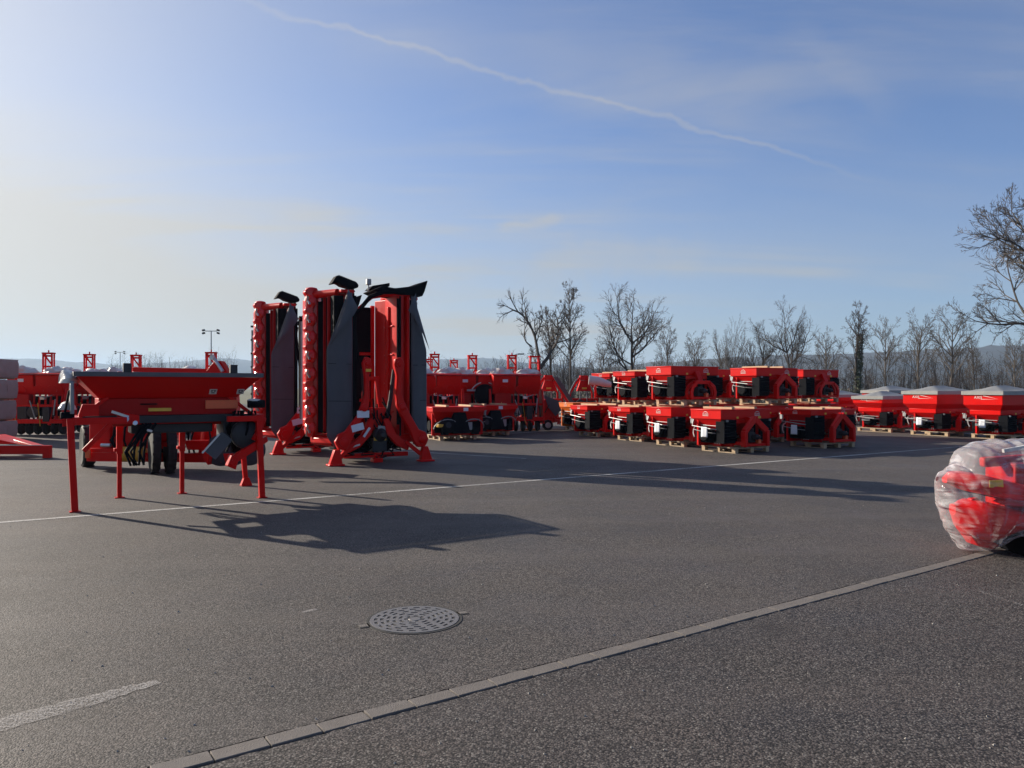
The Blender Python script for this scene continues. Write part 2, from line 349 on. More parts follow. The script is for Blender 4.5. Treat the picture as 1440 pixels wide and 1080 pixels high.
n = len(e); top = [(x, y, 0) for x, y, _ in e]; bot = [(x, y, -0.03) for x, y, _ in e]
mb.add(top + far, [tuple(range(n + 2))]); mb.add(top + bot, [(i, i + 1, n + i + 1, n + i) for i in range(n - 1)])
struct(mb.build('yard_pavement', 'asphalt', smooth=False, fix=False))
mb = MB(); e = edge(-KW - 0.012, 0.008); n = len(e)
top = [(x, y, 0) for x, y, _ in e]; bot = [(x, y, -0.03) for x, y, _ in e]
mb.add(top + [kpt(60, -45), kpt(-40, -45)], [tuple(reversed(range(n + 2)))]); mb.add(top + bot, [(i, i + 1, n + i + 1, n + i) for i in range(n - 1)])
struct(mb.build('apron_pavement', 'asphalt2', smooth=False, fix=False))
mb = MB(); mb.add([(-6400, -90, -0.05), (6400, -90, -0.05), (6400, 5750, -0.05), (-6400, 5750, -0.05)], [(0, 1, 2, 3)])
struct(mb.build('ground', 'field', smooth=False, fix=False))
mb = MB(); mb.add([kpt(-40, -0.5, -0.028), kpt(60, -0.5, -0.028), kpt(60, 0.5, -0.028), kpt(-40, 0.5, -0.028)], [(0, 1, 2, 3)])
struct(mb.build('kerb_bedding', 'irondark', smooth=False, fix=False))
kerb = bpy.data.objects.new('kerb', None); COL.objects.link(kerb); struct(kerb); kerb.location = KA; kerb.rotation_euler = (0, 0, math.atan2(KD.y, KD.x))
mb = MB(); mb.box((0, 0, -0.012), (0.243, 0.109, 0.03)); st = mb.build('stone', 'stone', kerb, bevel=0.004)
for i in range(52):
    o = st if i == 0 else st.copy()
    if i: COL.objects.link(o)
    o.location = (-0.85 + 0.25 * i + r.uniform(-.002, .002), -KW / 2 + r.uniform(-.002, .002), r.uniform(0, 0.004)); o.rotation_euler = (r.uniform(-.01, .01), r.uniform(-.008, .008), r.uniform(-.008, .008))

def paint(name, lo, hi, col=(0.62, 0.61, 0.58), scale=30, seed=0):
    "worn road paint: transparent where it has rubbed off"
    m = bpy.data.materials.new(name); m.use_nodes = True; t = m.node_tree; b = t.nodes['Principled BSDF']; b.inputs['Base Color'].default_value = (*col, 1); b.inputs['Roughness'].default_value = 0.7
    tcn = t.nodes.new('ShaderNodeTexCoord')
    a = t.nodes.new('ShaderNodeTexNoise'); a.inputs['Scale'].default_value = scale; a.inputs['Detail'].default_value = 8; a.inputs['Roughness'].default_value = 0.7; t.links.new(tcn.outputs['Object'], a.inputs['Vector'])
    a2 = t.nodes.new('ShaderNodeTexNoise'); a2.inputs['Scale'].default_value = 1.1; a2.inputs['Detail'].default_value = 4; t.links.new(tcn.outputs['Object'], a2.inputs['Vector'])
    ad = t.nodes.new('ShaderNodeMath'); ad.operation = 'MULTIPLY_ADD'; t.links.new(a2.outputs[0], ad.inputs[0]); ad.inputs[1].default_value = 0.6; t.links.new(a.outputs[0], ad.inputs[2])
    mr = t.nodes.new('ShaderNodeMapRange'); t.links.new(ad.outputs[0], mr.inputs[0]); mr.inputs[1].default_value = lo; mr.inputs[2].default_value = hi; mr.inputs[4].default_value = 0.9
    t.links.new(mr.outputs[0], b.inputs['Alpha']); return m
M['line'] = paint('line_paint', 0.60, 0.86, (0.50, 0.49, 0.46), 45)
M['worn'] = paint('worn_paint', 0.72, 0.92, (0.46, 0.43, 0.40), 130)
def stripe(name, a, b, w, m, z=0.004, jit=0.0, seg=1):
    a, b = Vector(a), Vector(b); d = (b - a).normalized(); nn = Vector((-d.y, d.x, 0)) * w / 2; q = rnd(9); vs = []
    for i in range(seg + 1):
        p = a.lerp(b, i / seg); j = Vector((-d.y, d.x, 0)) * q.uniform(-jit, jit); tw = 1.0 if seg == 1 else (0.35 + 0.65 * math.sin(PI * min(1, max(0, (i + 1) / (seg + 2)))))
        vs += [p + nn * tw + j, p - nn * tw + j]
    mb = MB().add([(v.x, v.y, z) for v in vs], [(2 * i, 2 * i + 1, 2 * i + 3, 2 * i + 2) for i in range(seg)])
    return struct(mb.build(name, m, smooth=False, fix=False))
LA, LB = G(0, 735), G(1340, 629.2); LDIR = (LB - LA).normalized()
stripe('road_marking', LA - LDIR * 8, LB + LDIR * 20, 0.10, 'line')
stripe('worn_marking', G(-200, 1075), G(222, 959), 0.17, 'worn', jit=0.012, seg=40)
stripe('worn_marking', G(1378, 832), G(1470, 862), 0.045, 'worn', jit=0.004, seg=10)
stripe('worn_marking', G(425, 862), G(445, 857), 0.05, 'worn', seg=4)
stripe('worn_marking', G(600, 618), G(770, 606), 0.16, 'line')
stripe('worn_marking', G(560, 634), G(740, 645), 0.10, 'line')

# loose pale chippings lying about
mb = MB(); q = rnd(77)
for i in range(420):
    Y = 2.6 + 16 * q.random() ** 2; X = (q.uniform(-40, 1480) - 720) / FOC * Y; k = q.uniform(.0025, .0075) * (1 + Y * .05); a = q.uniform(0, 6.3)
    c_, s__ = math.cos(a) * k, math.sin(a) * k; mb.add([(X + c_, Y + s__, 0.001), (X - s__ * .7, Y + c_ * .7, 0.001), (X - c_, Y - s__, 0.001), (X + s__ * .8, Y - c_ * .8, 0.001), (X, Y, k * 1.1)], [(0, 1, 4), (1, 2, 4), (2, 3, 4), (3, 0, 4)])
stuff(mb.build('loose_gravel', 'stone_chip', smooth=False))
# manhole cover
mh = G(583, 871); mo = thing('manhole_cover', 'round cast iron manhole cover with rows of raised studs, sunk in the asphalt', 'manhole cover', (mh.x, mh.y, 0))
MBR = 0.335
mb = MB(); mb.lathe([(MBR - 0.014, 0.001), (MBR - 0.014, 0.0035), (MBR + 0.004, 0.0035), (MBR + 0.006, 0.0)], n=64); mb.build('frame_ring', 'irondark', mo)
mb = MB(); mb.lathe([(0.0, 0.0025), (MBR - 0.013, 0.0025), (MBR - 0.013, -0.02)], n=64); mb.build('lid', 'irondark', mo)
mb = MB(); mb.lathe([(MBR - 0.020, 0.002), (MBR - 0.020, 0.0062), (MBR - 0.034, 0.0062), (MBR - 0.034, 0.002)], n=64); mb.build('lid_edge', 'iron', mo)
mb = MB(); mb.lathe([(0, 0.0060), (0.042, 0.0060), (0.045, 0.002)], n=24)
for j in range(6):
    r0 = 0.052 + 0.0425 * j
    mb.lathe([(r0 + 0.021, 0.002), (r0 + 0.021, 0.0060), (r0 + 0.0415, 0.0060), (r0 + 0.0415, 0.002)], n=56)
    ns = max(7, int(2 * PI * r0 / 0.082))
    for i in range(ns):
        a0 = 2 * PI * (i + 0.5 * (j % 2)) / ns; a1 = a0 + 2 * PI / ns * 0.46; k = 4
        pin = [((r0 - .002) * math.cos(a0 + (a1 - a0) * q_ / k), (r0 - .002) * math.sin(a0 + (a1 - a0) * q_ / k)) for q_ in range(k + 1)]
        pout = [((r0 + .0215) * math.cos(a0 + (a1 - a0) * q_ / k), (r0 + .0215) * math.sin(a0 + (a1 - a0) * q_ / k)) for q_ in range(k, -1, -1)]
        mb.prism(pin + pout, 'z', 0.002, 0.0060)
o = mb.build('raised_stud', 'iron', mo, smooth=False); stuff(o)
for a in (205, 25):
    c, s_ = math.cos(R(a)), math.sin(R(a))
    mb = MB(); mb.box((c * (MBR + 0.030), s_ * (MBR + 0.030), 0.0015), (0.075, 0.085, 0.004), (0, 0, R(a))); lg = mb.build('lug', 'irondark', mo)
    mb = MB(); mb.box((c * (MBR + 0.034), s_ * (MBR + 0.034), 0.0030), (0.060, 0.052, 0.004), (0, 0, R(a))); mb.build('lug_cap', 'stone', lg)

# ------------------------------------------------------------------ hills and haze
def hills(name, pts, y0, depth, seed, rough_):
    "ridge given as photo columns and rows, at distance y0"
    mb = MB(); NU, NV = 420, 14
    xs = [(px - 720) / FOC * y0 for px, _ in pts]; hs = [(HOR - py) / FOC * y0 + EYE for _, py in pts]
    def hgt(x):
        for i in range(len(xs) - 1):
            if xs[i] <= x <= xs[i + 1]:
                k = (x - xs[i]) / (xs[i + 1] - xs[i]); k = k * k * (3 - 2 * k); return hs[i] * (1 - k) + hs[i + 1] * k
        return hs[0] if x < xs[0] else hs[-1]
    def fn(u, v):
        x = xs[0] + (xs[-1] - xs[0]) * u; h = hgt(x)
        prof = math.sin(min(1, v * 1.25) * PI / 2) if v < 0.8 else 1 - (v - 0.8) * 0.8
        z = h * prof + (nz3(x * .006 + seed, v * 4, 0) * 6 + nz3(x * .05 + seed, v * 40, 3) * 3.5 + nz3(x * .21, v * 90, 7 + seed) * rough_) * min(1, v * 3)
        return (x, y0 - depth * (0.8 - v) + nz3(x * .004, v * 3, seed) * 60 * (1 - v), z - 2 * (1 - v))
    mb.grid(NU, NV, fn); return struct(mb.build(name, 'woods', fix=False))
hills('hill', [(-700, 512), (-300, 500), (20, 504), (60, 506), (120, 510), (200, 515), (260, 509), (320, 505), (420, 510), (520, 515), (600, 506), (680, 504), (760, 512), (860, 520), (1000, 524), (1200, 526)], 2900, 800, 1, 2.0)
hills('hill', [(700, 534), (820, 520), (940, 508), (1040, 503), (1130, 500), (1230, 497), (1320, 491), (1400, 488), (1500, 486), (1700, 484), (2100, 488), (2600, 500)], 1500, 520, 4, 2.0)
mb = MB(); mb.box((0, 2850, 89), (13000, 5900, 180)); hz = mb.build('haze', 'white', smooth=False); stuff(hz)
hm = bpy.data.materials.new('haze_air'); hm.use_nodes = True; ht = hm.node_tree; ht.nodes.clear()
pv = ht.nodes.new('ShaderNodeVolumePrincipled'); pv.inputs['Color'].default_value = (0.50, 0.72, 1.0, 1); pv.inputs['Density'].default_value = 0.00019; pv.inputs['Anisotropy'].default_value = 0.2
ho = ht.nodes.new('ShaderNodeOutputMaterial'); ht.links.new(pv.outputs[0], ho.inputs['Volume']); hz.data.materials.clear(); hz.data.materials.append(hm)
# ------------------------------------------------------------------ trees
class TB:
    "bare tree: separate meshes for the trunk (with main limbs) and the crown of branches"
    def __init__(s, seed): s.q = rnd(seed); s.t = MB(); s.c = MB(); s.n = 0
    def limb(s, p, d, L, r, lev, cfg):
        q = s.q; steps = max(3 if lev < 3 else 2, int(L / cfg['step'][min(lev, len(cfg['step']) - 1)])); steps = min(steps, 12 if lev < 3 else 3)
        pts = [p.copy()]; rs = [r]; cur = p.copy(); dr = d.normalized(); wob = cfg['wob'][min(lev, 4)]; end = max(cfg['rmin'], r * cfg['taper'][min(lev, 4)])
        kids = []
        for i in range(1, steps + 1):
            dr = (dr + Vector((q.gauss(0, wob), q.gauss(0, wob), q.gauss(0, wob) + cfg['up'][min(lev, 4)]))).normalized()
            cur = cur + dr * (L / steps); pts.append(cur.copy()); rs.append(r + (end - r) * i / steps); kids.append((cur.copy(), dr.copy(), rs[-1], i / steps))
        mb = s.t if lev == 0 or (lev == 1 and cfg.get('limbs')) else s.c
        mb.tube(pts, rs, 7 if lev == 0 else (5 if lev == 1 else 3), cap=False); s.n += steps
        if lev >= cfg['levels'] or s.n > cfg.get('max', 9000): return
        nb = cfg['nb'][lev]; f0 = cfg['start'][lev]
        for j in range(nb):
            f = f0 + (1 - f0) * (j + q.random() * 0.9) / nb; f = min(f, 1.0)
            k = kids[min(len(kids) - 1, int(f * len(kids)))]
            ang = R(cfg['ang'][lev] * q.uniform(0.6, 1.25)); az = q.uniform(0, 2 * PI) if lev else (j * 2.4 + q.uniform(-.6, .6))
            ref = Vector((1, 0, 0)) if abs(k[1].x) < 0.8 else Vector((0, 1, 0)); x = k[1].cross(ref).normalized(); y = k[1].cross(x)
            nd = k[1] * math.cos(ang) + (x * math.cos(az) + y * math.sin(az)) * math.sin(ang)
            sh = cfg['shape'](f) if lev == 0 else 1 - 0.45 * f
            s.limb(k[0], nd, L * cfg['len'][lev] * sh * q.uniform(0.65, 1.2), max(cfg['rmin'], min(k[2] * 0.92, r * cfg['rr'][lev] * q.uniform(0.75, 1.1))), lev + 1, cfg)
        if lev >= 1 or cfg.get('lead', True):   # the leader goes on as a twig
            pass
def make_tree(seed, H, cfg, ivy=0):
    b = TB(seed); b.limb(Vector((0, 0, -0.1)), Vector((cfg.get('lean', 0), 0, 1)), H * cfg['th'], cfg['r'] * H, 0, cfg)
    for (pt, dr, L, rr, lev) in cfg.get('extra', []): b.limb(Vector(pt) * H, Vector(dr), L * H, rr * H, lev, cfg)
    root = thing('bare_tree', 'bare tree', 'tree'); b.t.build('trunk', cfg.get('bark', 'bark'), root, fix=False); b.c.build('crown', cfg.get('crown', 'bark'), root, fix=False)
    if ivy:
        q = rnd(seed + 1); m = MB()
        for i in range(1500):
            z = H * q.uniform(0.02, 0.72); a = q.uniform(0, 2 * PI); rr = 0.22 + 0.4 * q.random() ** 2 * (1 - z / H); c = Vector((rr * math.cos(a) + cfg.get('lean', 0) * z, rr * math.sin(a), z)); u = Vector((q.gauss(0, 1), q.gauss(0, 1), q.gauss(0, 1))).normalized() * 0.11; w = u.orthogonal().normalized() * 0.09
            m.add([c - u, c + w, c + u, c - w], [(0, 1, 2, 3)])
        stuff(m.build('ivy', 'ivy', root, smooth=False, fix=False))
    return root
oak = dict(levels=4, th=0.72, r=0.020, step=[.7, .55, .4, .3, .25], wob=[.06, .15, .16, .13, .11], up=[.0, .09, .08, .06, .04], taper=[.42, .35, .35, .4, .4], nb=[11, 9, 8, 5], start=[.34, .22, .15, .1], ang=[50, 42, 36, 33], len=[.74, .55, .52, .62], rr=[.55, .5, .5, .55], rmin=.0065, crown='barkdim', shape=lambda f: 1.05 - .35 * f, limbs=True, max=17000)
def cf(base, **k): d = dict(base); d.update(k); return d
fork = cf(oak, th=.36, extra=[((0, 0, .33), (-.42, .1, 1), .62, .019, 1), ((0, 0, .34), (.62, -.1, 1), .62, .019, 1), ((-.09, .02, .52), (-1, 0, .55), .34, .009, 2)], nb=[1, 12, 8, 5], start=[.70, .28, .2, .15], ang=[30, 44, 38, 34], len=[.5, .42, .52, .62], up=[0, .05, .05, .03, .02], wob=[.05, .14, .17, .14, .11], shape=lambda f: 1.0, rr=[.75, .42, .5, .5], r=.024)
tall = cf(oak, th=.93, nb=[26, 8, 7, 5], start=[.30, .2, .2, .1], ang=[40, 40, 38, 34], len=[.30, .5, .52, .6], shape=lambda f: 1.1 - .75 * f, taper=[.16, .3, .35, .4, .4], wob=[.04, .09, .11, .10, .09], up=[0.02, .12, .06, .03, .02], r=.016, rr=[.36, .5, .5, .5], limbs=False)
fan = cf(oak, th=.26, nb=[15, 9, 7, 5], start=[.35, .25, .2, .1], ang=[24, 22, 26, 30], len=[2.6, .42, .45, .5], shape=lambda f: 1.0, wob=[.03, .05, .07, .1, .1], up=[0, .05, .05, .04, .02], rr=[.34, .45, .5, .5], r=.019, bark='barkpale', crown='barkpale')
ash = cf(oak, th=.80, nb=[19, 8, 7, 5], start=[.26, .2, .2, .1], ang=[42, 34, 36, 38], len=[.46, .48, .5, .5], shape=lambda f: 1.1 - .65 * f, wob=[.04, .09, .11, .14, .15], up=[.02, .11, .07, .05, .02], taper=[.2, .3, .35, .4, .4], r=.015, rr=[.40, .45, .5, .5], limbs=False, bark='barkpale', crown='barkpale')
big = cf(oak, th=.86, nb=[18, 11, 8, 6], start=[.22, .18, .15, .12], ang=[64, 46, 40, 35], len=[.56, .50, .52, .62], shape=lambda f: 1.15 - .62 * f, wob=[.05, .13, .15, .13, .11], up=[0, .08, .07, .05, .03], taper=[.3, .3, .35, .4, .4], r=.020, rr=[.42, .42, .5, .5], rmin=.0070, max=60000)
KT = {'fork': [make_tree(11, 10, fork)], 'tall': [make_tree(21, 10, tall)], 'oak': [make_tree(33, 10, oak), make_tree(38, 10, oak)], 'fan': [make_tree(41, 10, fan)], 'ash': [make_tree(51, 10, ash), make_tree(57, 10, ash)], 'ivy': [make_tree(61, 10, cf(tall, lean=.05, wob=[.04, .13, .14, .12, .1]), ivy=1)], 'big': [make_tree(71, 10, big)]}
def ztop(o): return max((v.co.z for c in o.children for v in c.data.vertices))
for k in KT:
    for o in KT[k]: o['zt'] = ztop(o)
TREES = [  # kind, which, column, top row, distance, spin, width factor, label
    ('fork', 0, 760, 403, 62, 0.3, .80, 'dark forked bare tree leaning apart in two limbs behind the red lattice tower'),
    ('tall', 0, 776, 425, 66, 1.0, .95, 'slim dark bare tree close beside the forked tree'),
    ('tall', 0, 803, 393, 64, 2.9, .85, 'tall narrow bare tree with upright branches, tallest in the middle of the row'),
    ('oak', 0, 889, 400, 64, 0.5, .95, 'broad round crowned dark bare tree standing alone above the stacked spreaders'),
    ('ash', 0, 936, 448, 78, 0.2, .8, 'thin pale bare tree just past the broad round crowned tree'),
    ('ash', 1, 978, 462, 84, 1.4, 1.0, 'low bushy grey bare tree between the thin pale tree and the fan shaped tree'),
    ('fan', 0, 1022, 440, 72, 0.4, .75, 'fan shaped grey bare tree with many straight upright stems'),
    ('oak', 1, 1063, 444, 74, 2.0, .8, 'small dark bare tree just past the fan shaped tree'),
    ('oak', 1, 1113, 415, 68, 4.1, .85, 'tall dark bare tree with a limb reaching out at its top'),
    ('ash', 0, 1166, 456, 74, 2.5, .95, 'low spreading bare tree before the ivy covered tree'),
    ('ivy', 0, 1205, 420, 62, 0.0, .9, 'bare tree with an ivy covered trunk'),
    ('ash', 1, 1247, 440, 70, 3.3, .8, 'slender bare tree first past the ivy covered tree'),
    ('ash', 0, 1290, 430, 66, 4.4, .85, 'upright bare tree behind the grey roofed spreaders, second past the ivy covered tree'),
    ('ash', 1, 1334, 427, 66, 5.5, 1.05, 'wide bare tree with spreading stems, nearest before the huge oak'),
    ('tall', 0, 1372, 470, 60, 0.9, .9, 'short single stemmed bare tree under the branches of the huge oak'),
    ('big', 0, 1488, 236, 46, 2.2, .84, 'huge bare oak cut off by the picture edge, its branches over the grey roofed spreaders'),
    ('ash', 0, 846, 470, 88, 5.0, .9, 'small hazy bare tree between the tall narrow tree and the round crowned tree'),
    ('ash', 1, 1430, 462, 74, 2.1, .9, 'small bare tree right behind the huge oak'),
]
for kind, w, px, top, Y, spin, wf, lab in TREES:
    pr = KT[kind][w]; H = EYE + (HOR - top) / FOC * Y; s_ = H / pr['zt']
    place(pr, ((px - 720) / FOC * Y, Y, -0.05), spin, lab, 'bare trees in a row beyond the yard', (s_ * wf, s_ * wf, s_))
for k in KT:
    for o in KT[k]:
        if 'zt' in o: del o['zt']
def thicket(name, n, x0, x1, y0, y1, h0, h1, seed, m, twigs=9):
    q = rnd(seed); mb = MB()
    for i in range(n):
        Y = q.uniform(y0, y1); px = q.uniform(x0, x1); x = (px - 720) / FOC * Y; h = q.uniform(h0, h1) * (0.75 + 0.5 * abs(nz3(px * .012, seed, 0)))
        p = Vector((x, Y, -0.05)); d = Vector((q.gauss(0, .10), q.gauss(0, .10), 1)).normalized(); pts = [p]; k = 5
        for j in range(k): d = (d + Vector((q.gauss(0, .07), q.gauss(0, .07), .03))).normalized(); pts.append(pts[-1] + d * h / k)
        rr = 0.012 + 0.007 * h; mb.tube(pts, [rr * (1 - .75 * j / k) for j in range(k + 1)], 3, cap=False)
        for j in range(twigs):
            f = q.uniform(.12, 1); a = pts[min(k - 1, int(f * k))].lerp(pts[min(k, int(f * k) + 1)], q.random()); L = h * q.uniform(.15, .38) * (1.15 - .6 * f)
            dd = Vector((q.gauss(0, .7), q.gauss(0, .7), q.uniform(.35, 1.1))).normalized(); b = a + dd * L * .55; c = b + (dd + Vector((q.gauss(0, .25), q.gauss(0, .25), .2))).normalized() * L * .45
            mb.tube([a, b, c], [.013, .010, .006], 3, cap=False)
            for e in range(3):
                a2 = a.lerp(c, q.uniform(.3, 1)); mb.tube([a2, a2 + Vector((q.gauss(0, .5), q.gauss(0, .5), q.uniform(.2, .9))) * L * .5], [.009, .005], 3, cap=False)
    return stuff(mb.build(name, m, fix=False, smooth=False))
thicket('undergrowth', 640, 700, 1560, 78, 108, 3.4, 7.2, 1, 'twig', 13)
thicket('undergrowth', 380, 715, 1560, 60, 72, 1.5, 3.6, 2, 'twig', 9)
thicket('undergrowth', 200, 590, 860, 120, 170, 4.5, 9.0, 3, 'twig', 11)
thicket('undergrowth', 190, 150, 330, 190, 260, 7, 14, 4, 'twig', 12)
thicket('undergrowth', 160, 700, 1480, 55, 64, .7, 1.6, 6, 'twig', 8)
# low brambles and dead leaves along the foot of the wood
mb = MB(); q = rnd(8)
for i in range(5200):
    Y = q.uniform(56, 66); px = q.uniform(600, 1560); c = Vector(((px - 720) / FOC * Y, Y, abs(q.gauss(0, .55)))); u = Vector((q.gauss(0, 1), q.gauss(0, 1), q.gauss(0, .6))).normalized() * .13; w = u.orthogonal().normalized() * .10
    mb.add([c - u, c + w, c + u, c - w], [(0, 1, 2, 3)])
stuff(mb.build('bramble_undergrowth', 'twig', smooth=False, fix=False))

# ------------------------------------------------------------------ lamps
def floodlight(px, top, Y, label, heads=2):
    t = thing('floodlight_mast', label, 'floodlight', ((px - 720) / FOC * Y, Y, -0.05), 0, 'floodlight masts beyond the yard'); H = EYE + (HOR - top) / FOC * Y
    k = min(.95, Y / 90) if Y < 170 else .8; MB().tube([(0, 0, 0), (0, 0, H)], [.11 * k, .06 * k], 8).build('pole', 'pole', t)
    MB().bar((-.72 * k, 0, H), (.72 * k, 0, H), .09 * k).build('crossarm', 'pole', t)
    for x in (-.72, .72):
        for dz in (.10, -.26): MB().box((x * k + .18 * k * (1 if x > 0 else -1), -.1, H + dz * k), (.36 * k, .24 * k, .17 * k), (R(-25), R(12 if x > 0 else -12), 0)).build('lamp_head', 'dark', t, bevel=.03)
    return t
floodlight(297, 465, 90, 'tall double headed floodlight mast above the seed drills, left of the mowers')
floodlight(169, 495, 150, 'smaller distant floodlight mast above the hopper with the steel rim')
floodlight(128, 505, 190, 'most distant, smallest floodlight mast, over the white plastic sheet')
t = thing('street_lamp', 'street lamp with one short arm before the far wood', 'street lamp', ((724 - 720) / FOC * 90, 90, -.05)); H = EYE + 47 / FOC * 90
MB().tube([(0, 0, 0), (0, 0, H)], [.09, .05], 8).build('pole', 'pole', t); MB().tube([(0, 0, H - .02), (.25, 0, H + .05), (.45, 0, H + .07)], .04, 6).build('arm', 'pole', t)
MB().box((.72, 0, H + .06), (.75, .3, .14)).build('lamp_head', 'dark', t, bevel=.04)

# ------------------------------------------------------------------ pallets, boards, paper sheets
def make_pallet(w=1.25, d=1.15):
    t = thing('pallet', 'wooden pallet', 'pallet')
    for x in (-w / 2 + .06, 0, w / 2 - .06):
        for y in (-d / 2 + .06, 0, d / 2 - .06): MB().box((x, y, .063), (.11, .11, .085)).build('block', 'wood', t)
        MB().box((x, 0, .0105), (.10, d, .019)).build('bottom_board', 'woodold', t)
    for y in (-d / 2 + .06, 0, d / 2 - .06): MB().box((0, y, .1145), (w, .10, .016)).build('stringer_board', 'woodold', t)
    n = 7
    for i in range(n): MB().box((-w / 2 + .05 + (w - .1) * i / (n - 1), 0, .1335), (.10 + .02 * (i % 2), d + .02, .020)).build('deck_board', 'wood' if i % 3 else 'woodold', t)
    return t
PAL = make_pallet(); PALW = make_pallet(1.7, 1.35); PALH = .144
def make_board(L): t = MB().box((0, 0, .029), (.10, L, .056)).build('board', 'wood', bevel=.004); return tag(t, 'board', 'wooden board')
BOARD = make_board(1.02)
def make_sheet():
    m = MB(); m.grid(4, 8, lambda u, v: (0.012 * math.sin(u * 3 + v * 2), -.11 + .20 * u, -.26 * v)); o = m.build('paper_sheet', 'paper', thick=.002); return tag(o, 'paper', 'paper sheet')
SHEET = make_sheet()

# ------------------------------------------------------------------ mounted fertilizer spreaders on pallets (local: x across, -y is the hitch side)
def ribbed(x0, x1, y, z0, z1, dep, n=8):
    "black plastic guard with horizontal ribs on its -y face"
    m = MB(); pr = [(y + dep, z0)]; h = (z1 - z0) / n
    for i in range(n): pr += [(y + .02, z0 + i * h), (y, z0 + i * h + .02), (y, z0 + (i + 1) * h - .03), (y + .02, z0 + (i + 1) * h - .005)]
    pr += [(y + dep, z1)]
    return m.prism(pr, 'x', x0, x1)
def make_spreader(paint='red', band=.25, arch='v', Wd=1.8, Dp=1.06, Ht=.95, disc=True, tall=0, tarp=False, word=''):
    t = thing('fertilizer_spreader', 'spreader', 'spreader'); hw, hd = Wd / 2, Dp / 2; zb = Ht - band
    m = MB()
    if not tall:
        m.frus(zb, (-hw, hw, -hd, hd), Ht, (-hw, hw, -hd, hd))
        m.box((0, -hd + .0, Ht - .012), (Wd + .03, .03, .03)); m.box((0, hd, Ht - .012), (Wd + .03, .03, .03)); m.box((-hw, 0, Ht - .012), (.03, Dp, .03)); m.box((hw, 0, Ht - .012), (.03, Dp, .03))
    else:
        m.frus(zb, (-hw, hw, -hd, hd), Ht, (-hw, hw, -hd, hd)); zc = zb - .16
        m.frus(zc, (-hw + .13, hw - .13, -hd + .13, hd - .13), zb, (-hw + .01, hw - .01, -hd + .01, hd - .01)); zd = zc - .15
        m.frus(zd, (-hw + .13, hw - .13, -hd + .13, hd - .13), zc - .001, (-hw + .13, hw - .13, -hd + .13, hd - .13)); zb = zd
        hw0, hd0 = hw - .14, hd - .14
    m.build('hopper', M[paint], t, bevel=.012)
    m = MB(); hw1, hd1 = (hw - .02, hd - .02) if not tall else (hw0, hd0)
    for sx in (-1, 1):
        a, b = sorted((0.02 * sx, hw1 * sx)); c = sx * hw1 * .5; m.frus(.30, (c - .17, c + .17, -.17, .17), zb, (a, b, -hd1, hd1))
        m.lathe([(.16, .30), (.12, .24), (.12, .20)], (c, 0, 0), n=12)
    m.build('outlet_funnel', M[paint], t, bevel=.008)
    for sx in (-1, 1):
        c = sx * hw1 * .5
        m = MB(); m.lathe([(.05, .10), (.06, .17), (.27, .185), (.29, .20), (.27, .205), (.05, .20)], (c, .05, 0), n=20)
        for k in range(4): a = k * PI / 2 + .4; m.box((c + .16 * math.cos(a), .05 + .16 * math.sin(a), .225), (.26, .012, .045), (0, 0, a))
        m.build('spreading_disc', 'steel', t)
        m = MB(); m.box((c, -.12, .085), (.36, .30, .165)); m.box((c - .05 * sx, -.12, .18), (.2, .18, .06)); m.build('gearbox', M[paint], t, bevel=.02)
        m = MB()
        for k in range(3): m.box((c + sx * .1815, -.21 + .075 * k, .095), (.004, .045, .06))
        m.build('decal', 'white', t)
    for sx in (-1, 1):     # black guards either side of the hitch
        x0, x1 = sorted((sx * .42, sx * (hw1 - .03)))
        ribbed(x0, x1, -hd - .07, .10, zb - .005, .30).build('guard', 'black', t, bevel=.006)
        m = MB(); m.box((sx * (hw1 - .10), -hd - .09, zb - .03), (.05, .04, .05)); m.build('guard_bolt', 'galv', t)
    m = MB()
    for sx in (-1, 1):     # rear frame legs and side members
        m.bar((sx * (hw1 - .07), hd1 * .62, .02), (sx * (hw1 - .07), hd1 * .62, zb), .10, .06); m.bar((sx * .46, -hd + .02, .05), (sx * .46, hd1 * .62, .05), .08)
        m.bar((sx * .46, -hd + .02, .05), (sx * .46, -hd + .02, zb), .09)
    m.bar((-hw1 + .07, hd1 * .62, .05), (hw1 - .07, hd1 * .62, .05), .09); m.bar((-.46, -hd + .02, zb - .06), (.46, -hd + .02, zb - .06), .09)
    m.build('frame', M[paint], t, bevel=.006)
    for sx in (-1, 1): m = MB(); m.box((sx * .56, .12, .26), (.44, .50, .34)); m.lathe([(.17, 0), (.17, .10)], (sx * .78, .1, .30), (sx, 0, 0), 16); m.build('drive_housing', 'black', t, bevel=.02)
    y0 = -hd - .30; m = MB()
    if arch == 'v':
        for sx in (-1, 1):
            m.bar((sx * .40, y0, .02), (sx * .40, y0, .42), .10, .15); m.bar((sx * .40, y0, .40), (0, y0 + .04, zb + .02), .10, .15); m.bar((sx * .40, y0, .10), (sx * .44, -hd + .05, .10), .07, .09)
        m.bar((0, y0 + .04, zb - .04), (0, -hd + .03, zb - .02), .12, .16); m.bar((-.40, y0, .06), (.40, y0, .06), .07)
    else:
        for sx in (-1, 1):
            pl = [(sx * .46, .02), (sx * .50, .22), (sx * .44, .40), (sx * .27, .52), (sx * .24, .43), (sx * .36, .33), (sx * .40, .2), (sx * .36, .02)]
            m.prism(pl, 'y', y0 - .04, y0 + .02); m.prism([(x + sx * .035, z) for x, z in pl], 'y', y0 + .10, y0 + .16); m.bar((sx * .42, y0, .1), (sx * .44, -hd + .05, .1), .07, .09)
        m.bar((-.30, y0 + .06, .50), (.30, y0 + .06, .50), .10, .10); m.bar((0, y0 + .10, .48), (0, -hd - .03, zb + .10), .16, .10); m.bar((-.40, y0, .06), (.40, y0, .06), .06)
    m.build('hitch_arch', M[paint], t, bevel=.012)
